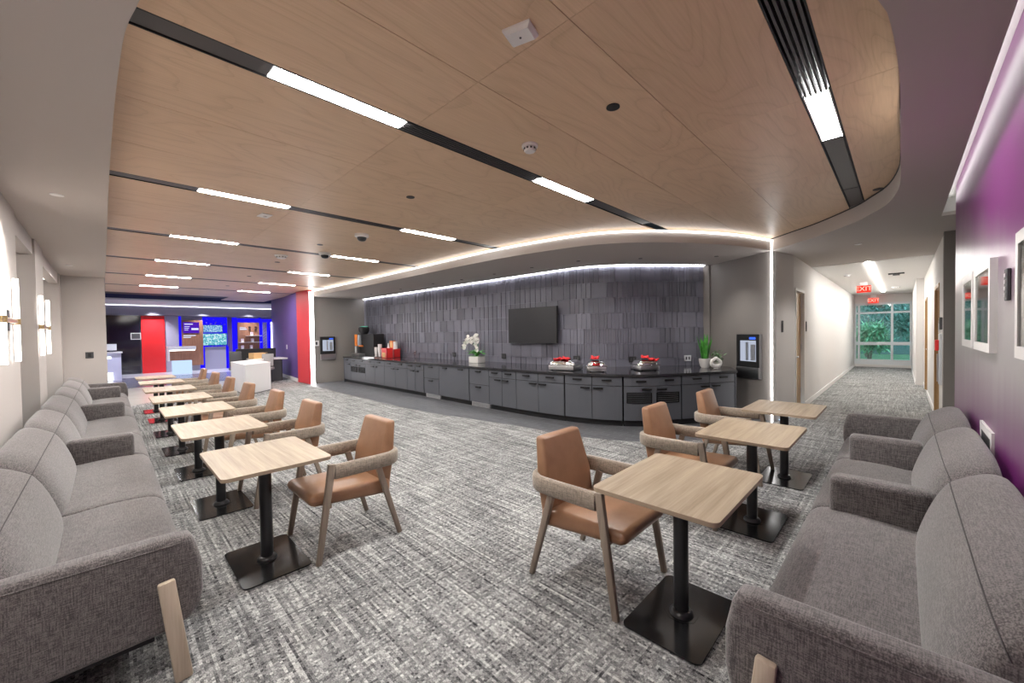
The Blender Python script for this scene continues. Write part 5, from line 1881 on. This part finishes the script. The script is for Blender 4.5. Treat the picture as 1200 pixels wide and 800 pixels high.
obj('rocker', bx(NB(), -0.02, 0.02, -0.018, -0.012, -0.04, 0.04), 'alu', t)

# lobby lights
for k, (x, y, p_) in enumerate([(-23.9, 1.5, P_LOBBY), (-23.9, 3.3, P_LOBBY * 0.6), (-23.9, 5.2, P_LOBBY * 0.6)]):
    downlight('lobby downlight washing the feature wall, %s' % ['above the red panel', 'above the walnut totem', 'above the product shelves'][k], x, y, 3.085, p_, (0.95, 0.95, 1.0), True, 100, 0.06, 'lobby downlights')
for k, (x, y) in enumerate([(-20.3, 0.8), (-20.5, 3.6), (-20.9, 5.6)]):
    downlight('lobby downlight in the navy ceiling, %s' % ['beside the grey end wall', 'in the middle', 'by the right lobby wall'][k], x, y, 3.415, P_LOBBY * 1.2, (0.82, 0.82, 1.0), True, 130, 0.06, 'lobby downlights')

# ================================================================== outside the corridor window
obj('ground_outside', bx(NB(), -9, 8, 21.6, 36, -0.12, -0.05), plain('lawn_soil', (0.09, 0.17, 0.08), 0.9, var=0.4, vscale=2), label='dark lawn outside the corridor window', cat='ground', kind='structure')


def shrub(label, loc, r, hgt, n, seed, mat):
    t = thing('garden_shrub', label, 'shrub', loc, 0, 'shrubs outside the window')
    rr = random.Random(seed)
    bm = NB()
    for k in range(6):
        a = rr.uniform(0, 2 * PI)
        tube(bm, [(0, 0, 0), (0.15 * r * math.cos(a), 0.15 * r * math.sin(a), hgt * 0.35), (0.5 * r * math.cos(a), 0.5 * r * math.sin(a), hgt * 0.8)], 0.03, 5, radii=[0.05, 0.03, 0.012])
    obj('stem', bm, plain('bark_%d' % seed, (0.16, 0.12, 0.09), 0.9), t)
    bm = NB()
    for k in range(n):
        a = rr.uniform(0, 2 * PI)
        e = rr.uniform(-0.6, 1.3)
        q = rr.uniform(0.45, 1.0)
        c = Vector((r * q * math.cos(a) * math.cos(e), r * q * math.sin(a) * math.cos(e), hgt * 0.55 + hgt * 0.45 * q * math.sin(e)))
        d = Vector((rr.uniform(-1, 1), rr.uniform(-1, 1), rr.uniform(-0.6, 0.8))).normalized()
        blade(bm, c, c + d * rr.uniform(0.18, 0.4), 0.07, 0.02, 2, 0.2)
    obj('leaves', bm, mat, t, kind='stuff')


M['leaf_out'] = plain('garden_leaf', (0.14, 0.32, 0.17), 0.6, var=0.5, vscale=3)
M['leaf_out2'] = plain('garden_leaf_dark', (0.07, 0.17, 0.13), 0.6, var=0.5, vscale=3)
shrub('broad green shrub outside the middle window panes', (-1.00, 23.2, -0.05), 0.7, 1.8, 1400, 1, 'leaf_out')
shrub('tall dark shrub outside the right window panes', (0.70, 25.6, -0.05), 1.2, 2.7, 1800, 2, 'leaf_out2')
shrub('dark tree mass standing behind the other shrubs', (-1.4, 29.3, -0.05), 2.2, 3.6, 2200, 3, 'leaf_out2')
obj('garden_wall', bx(NB(), -9, 8, 33.0, 33.3, -0.05, 3.2), plain('outside_wall', (0.10, 0.14, 0.13), 0.8), label='dark wall at the back of the garden outside', cat='wall', kind='structure')
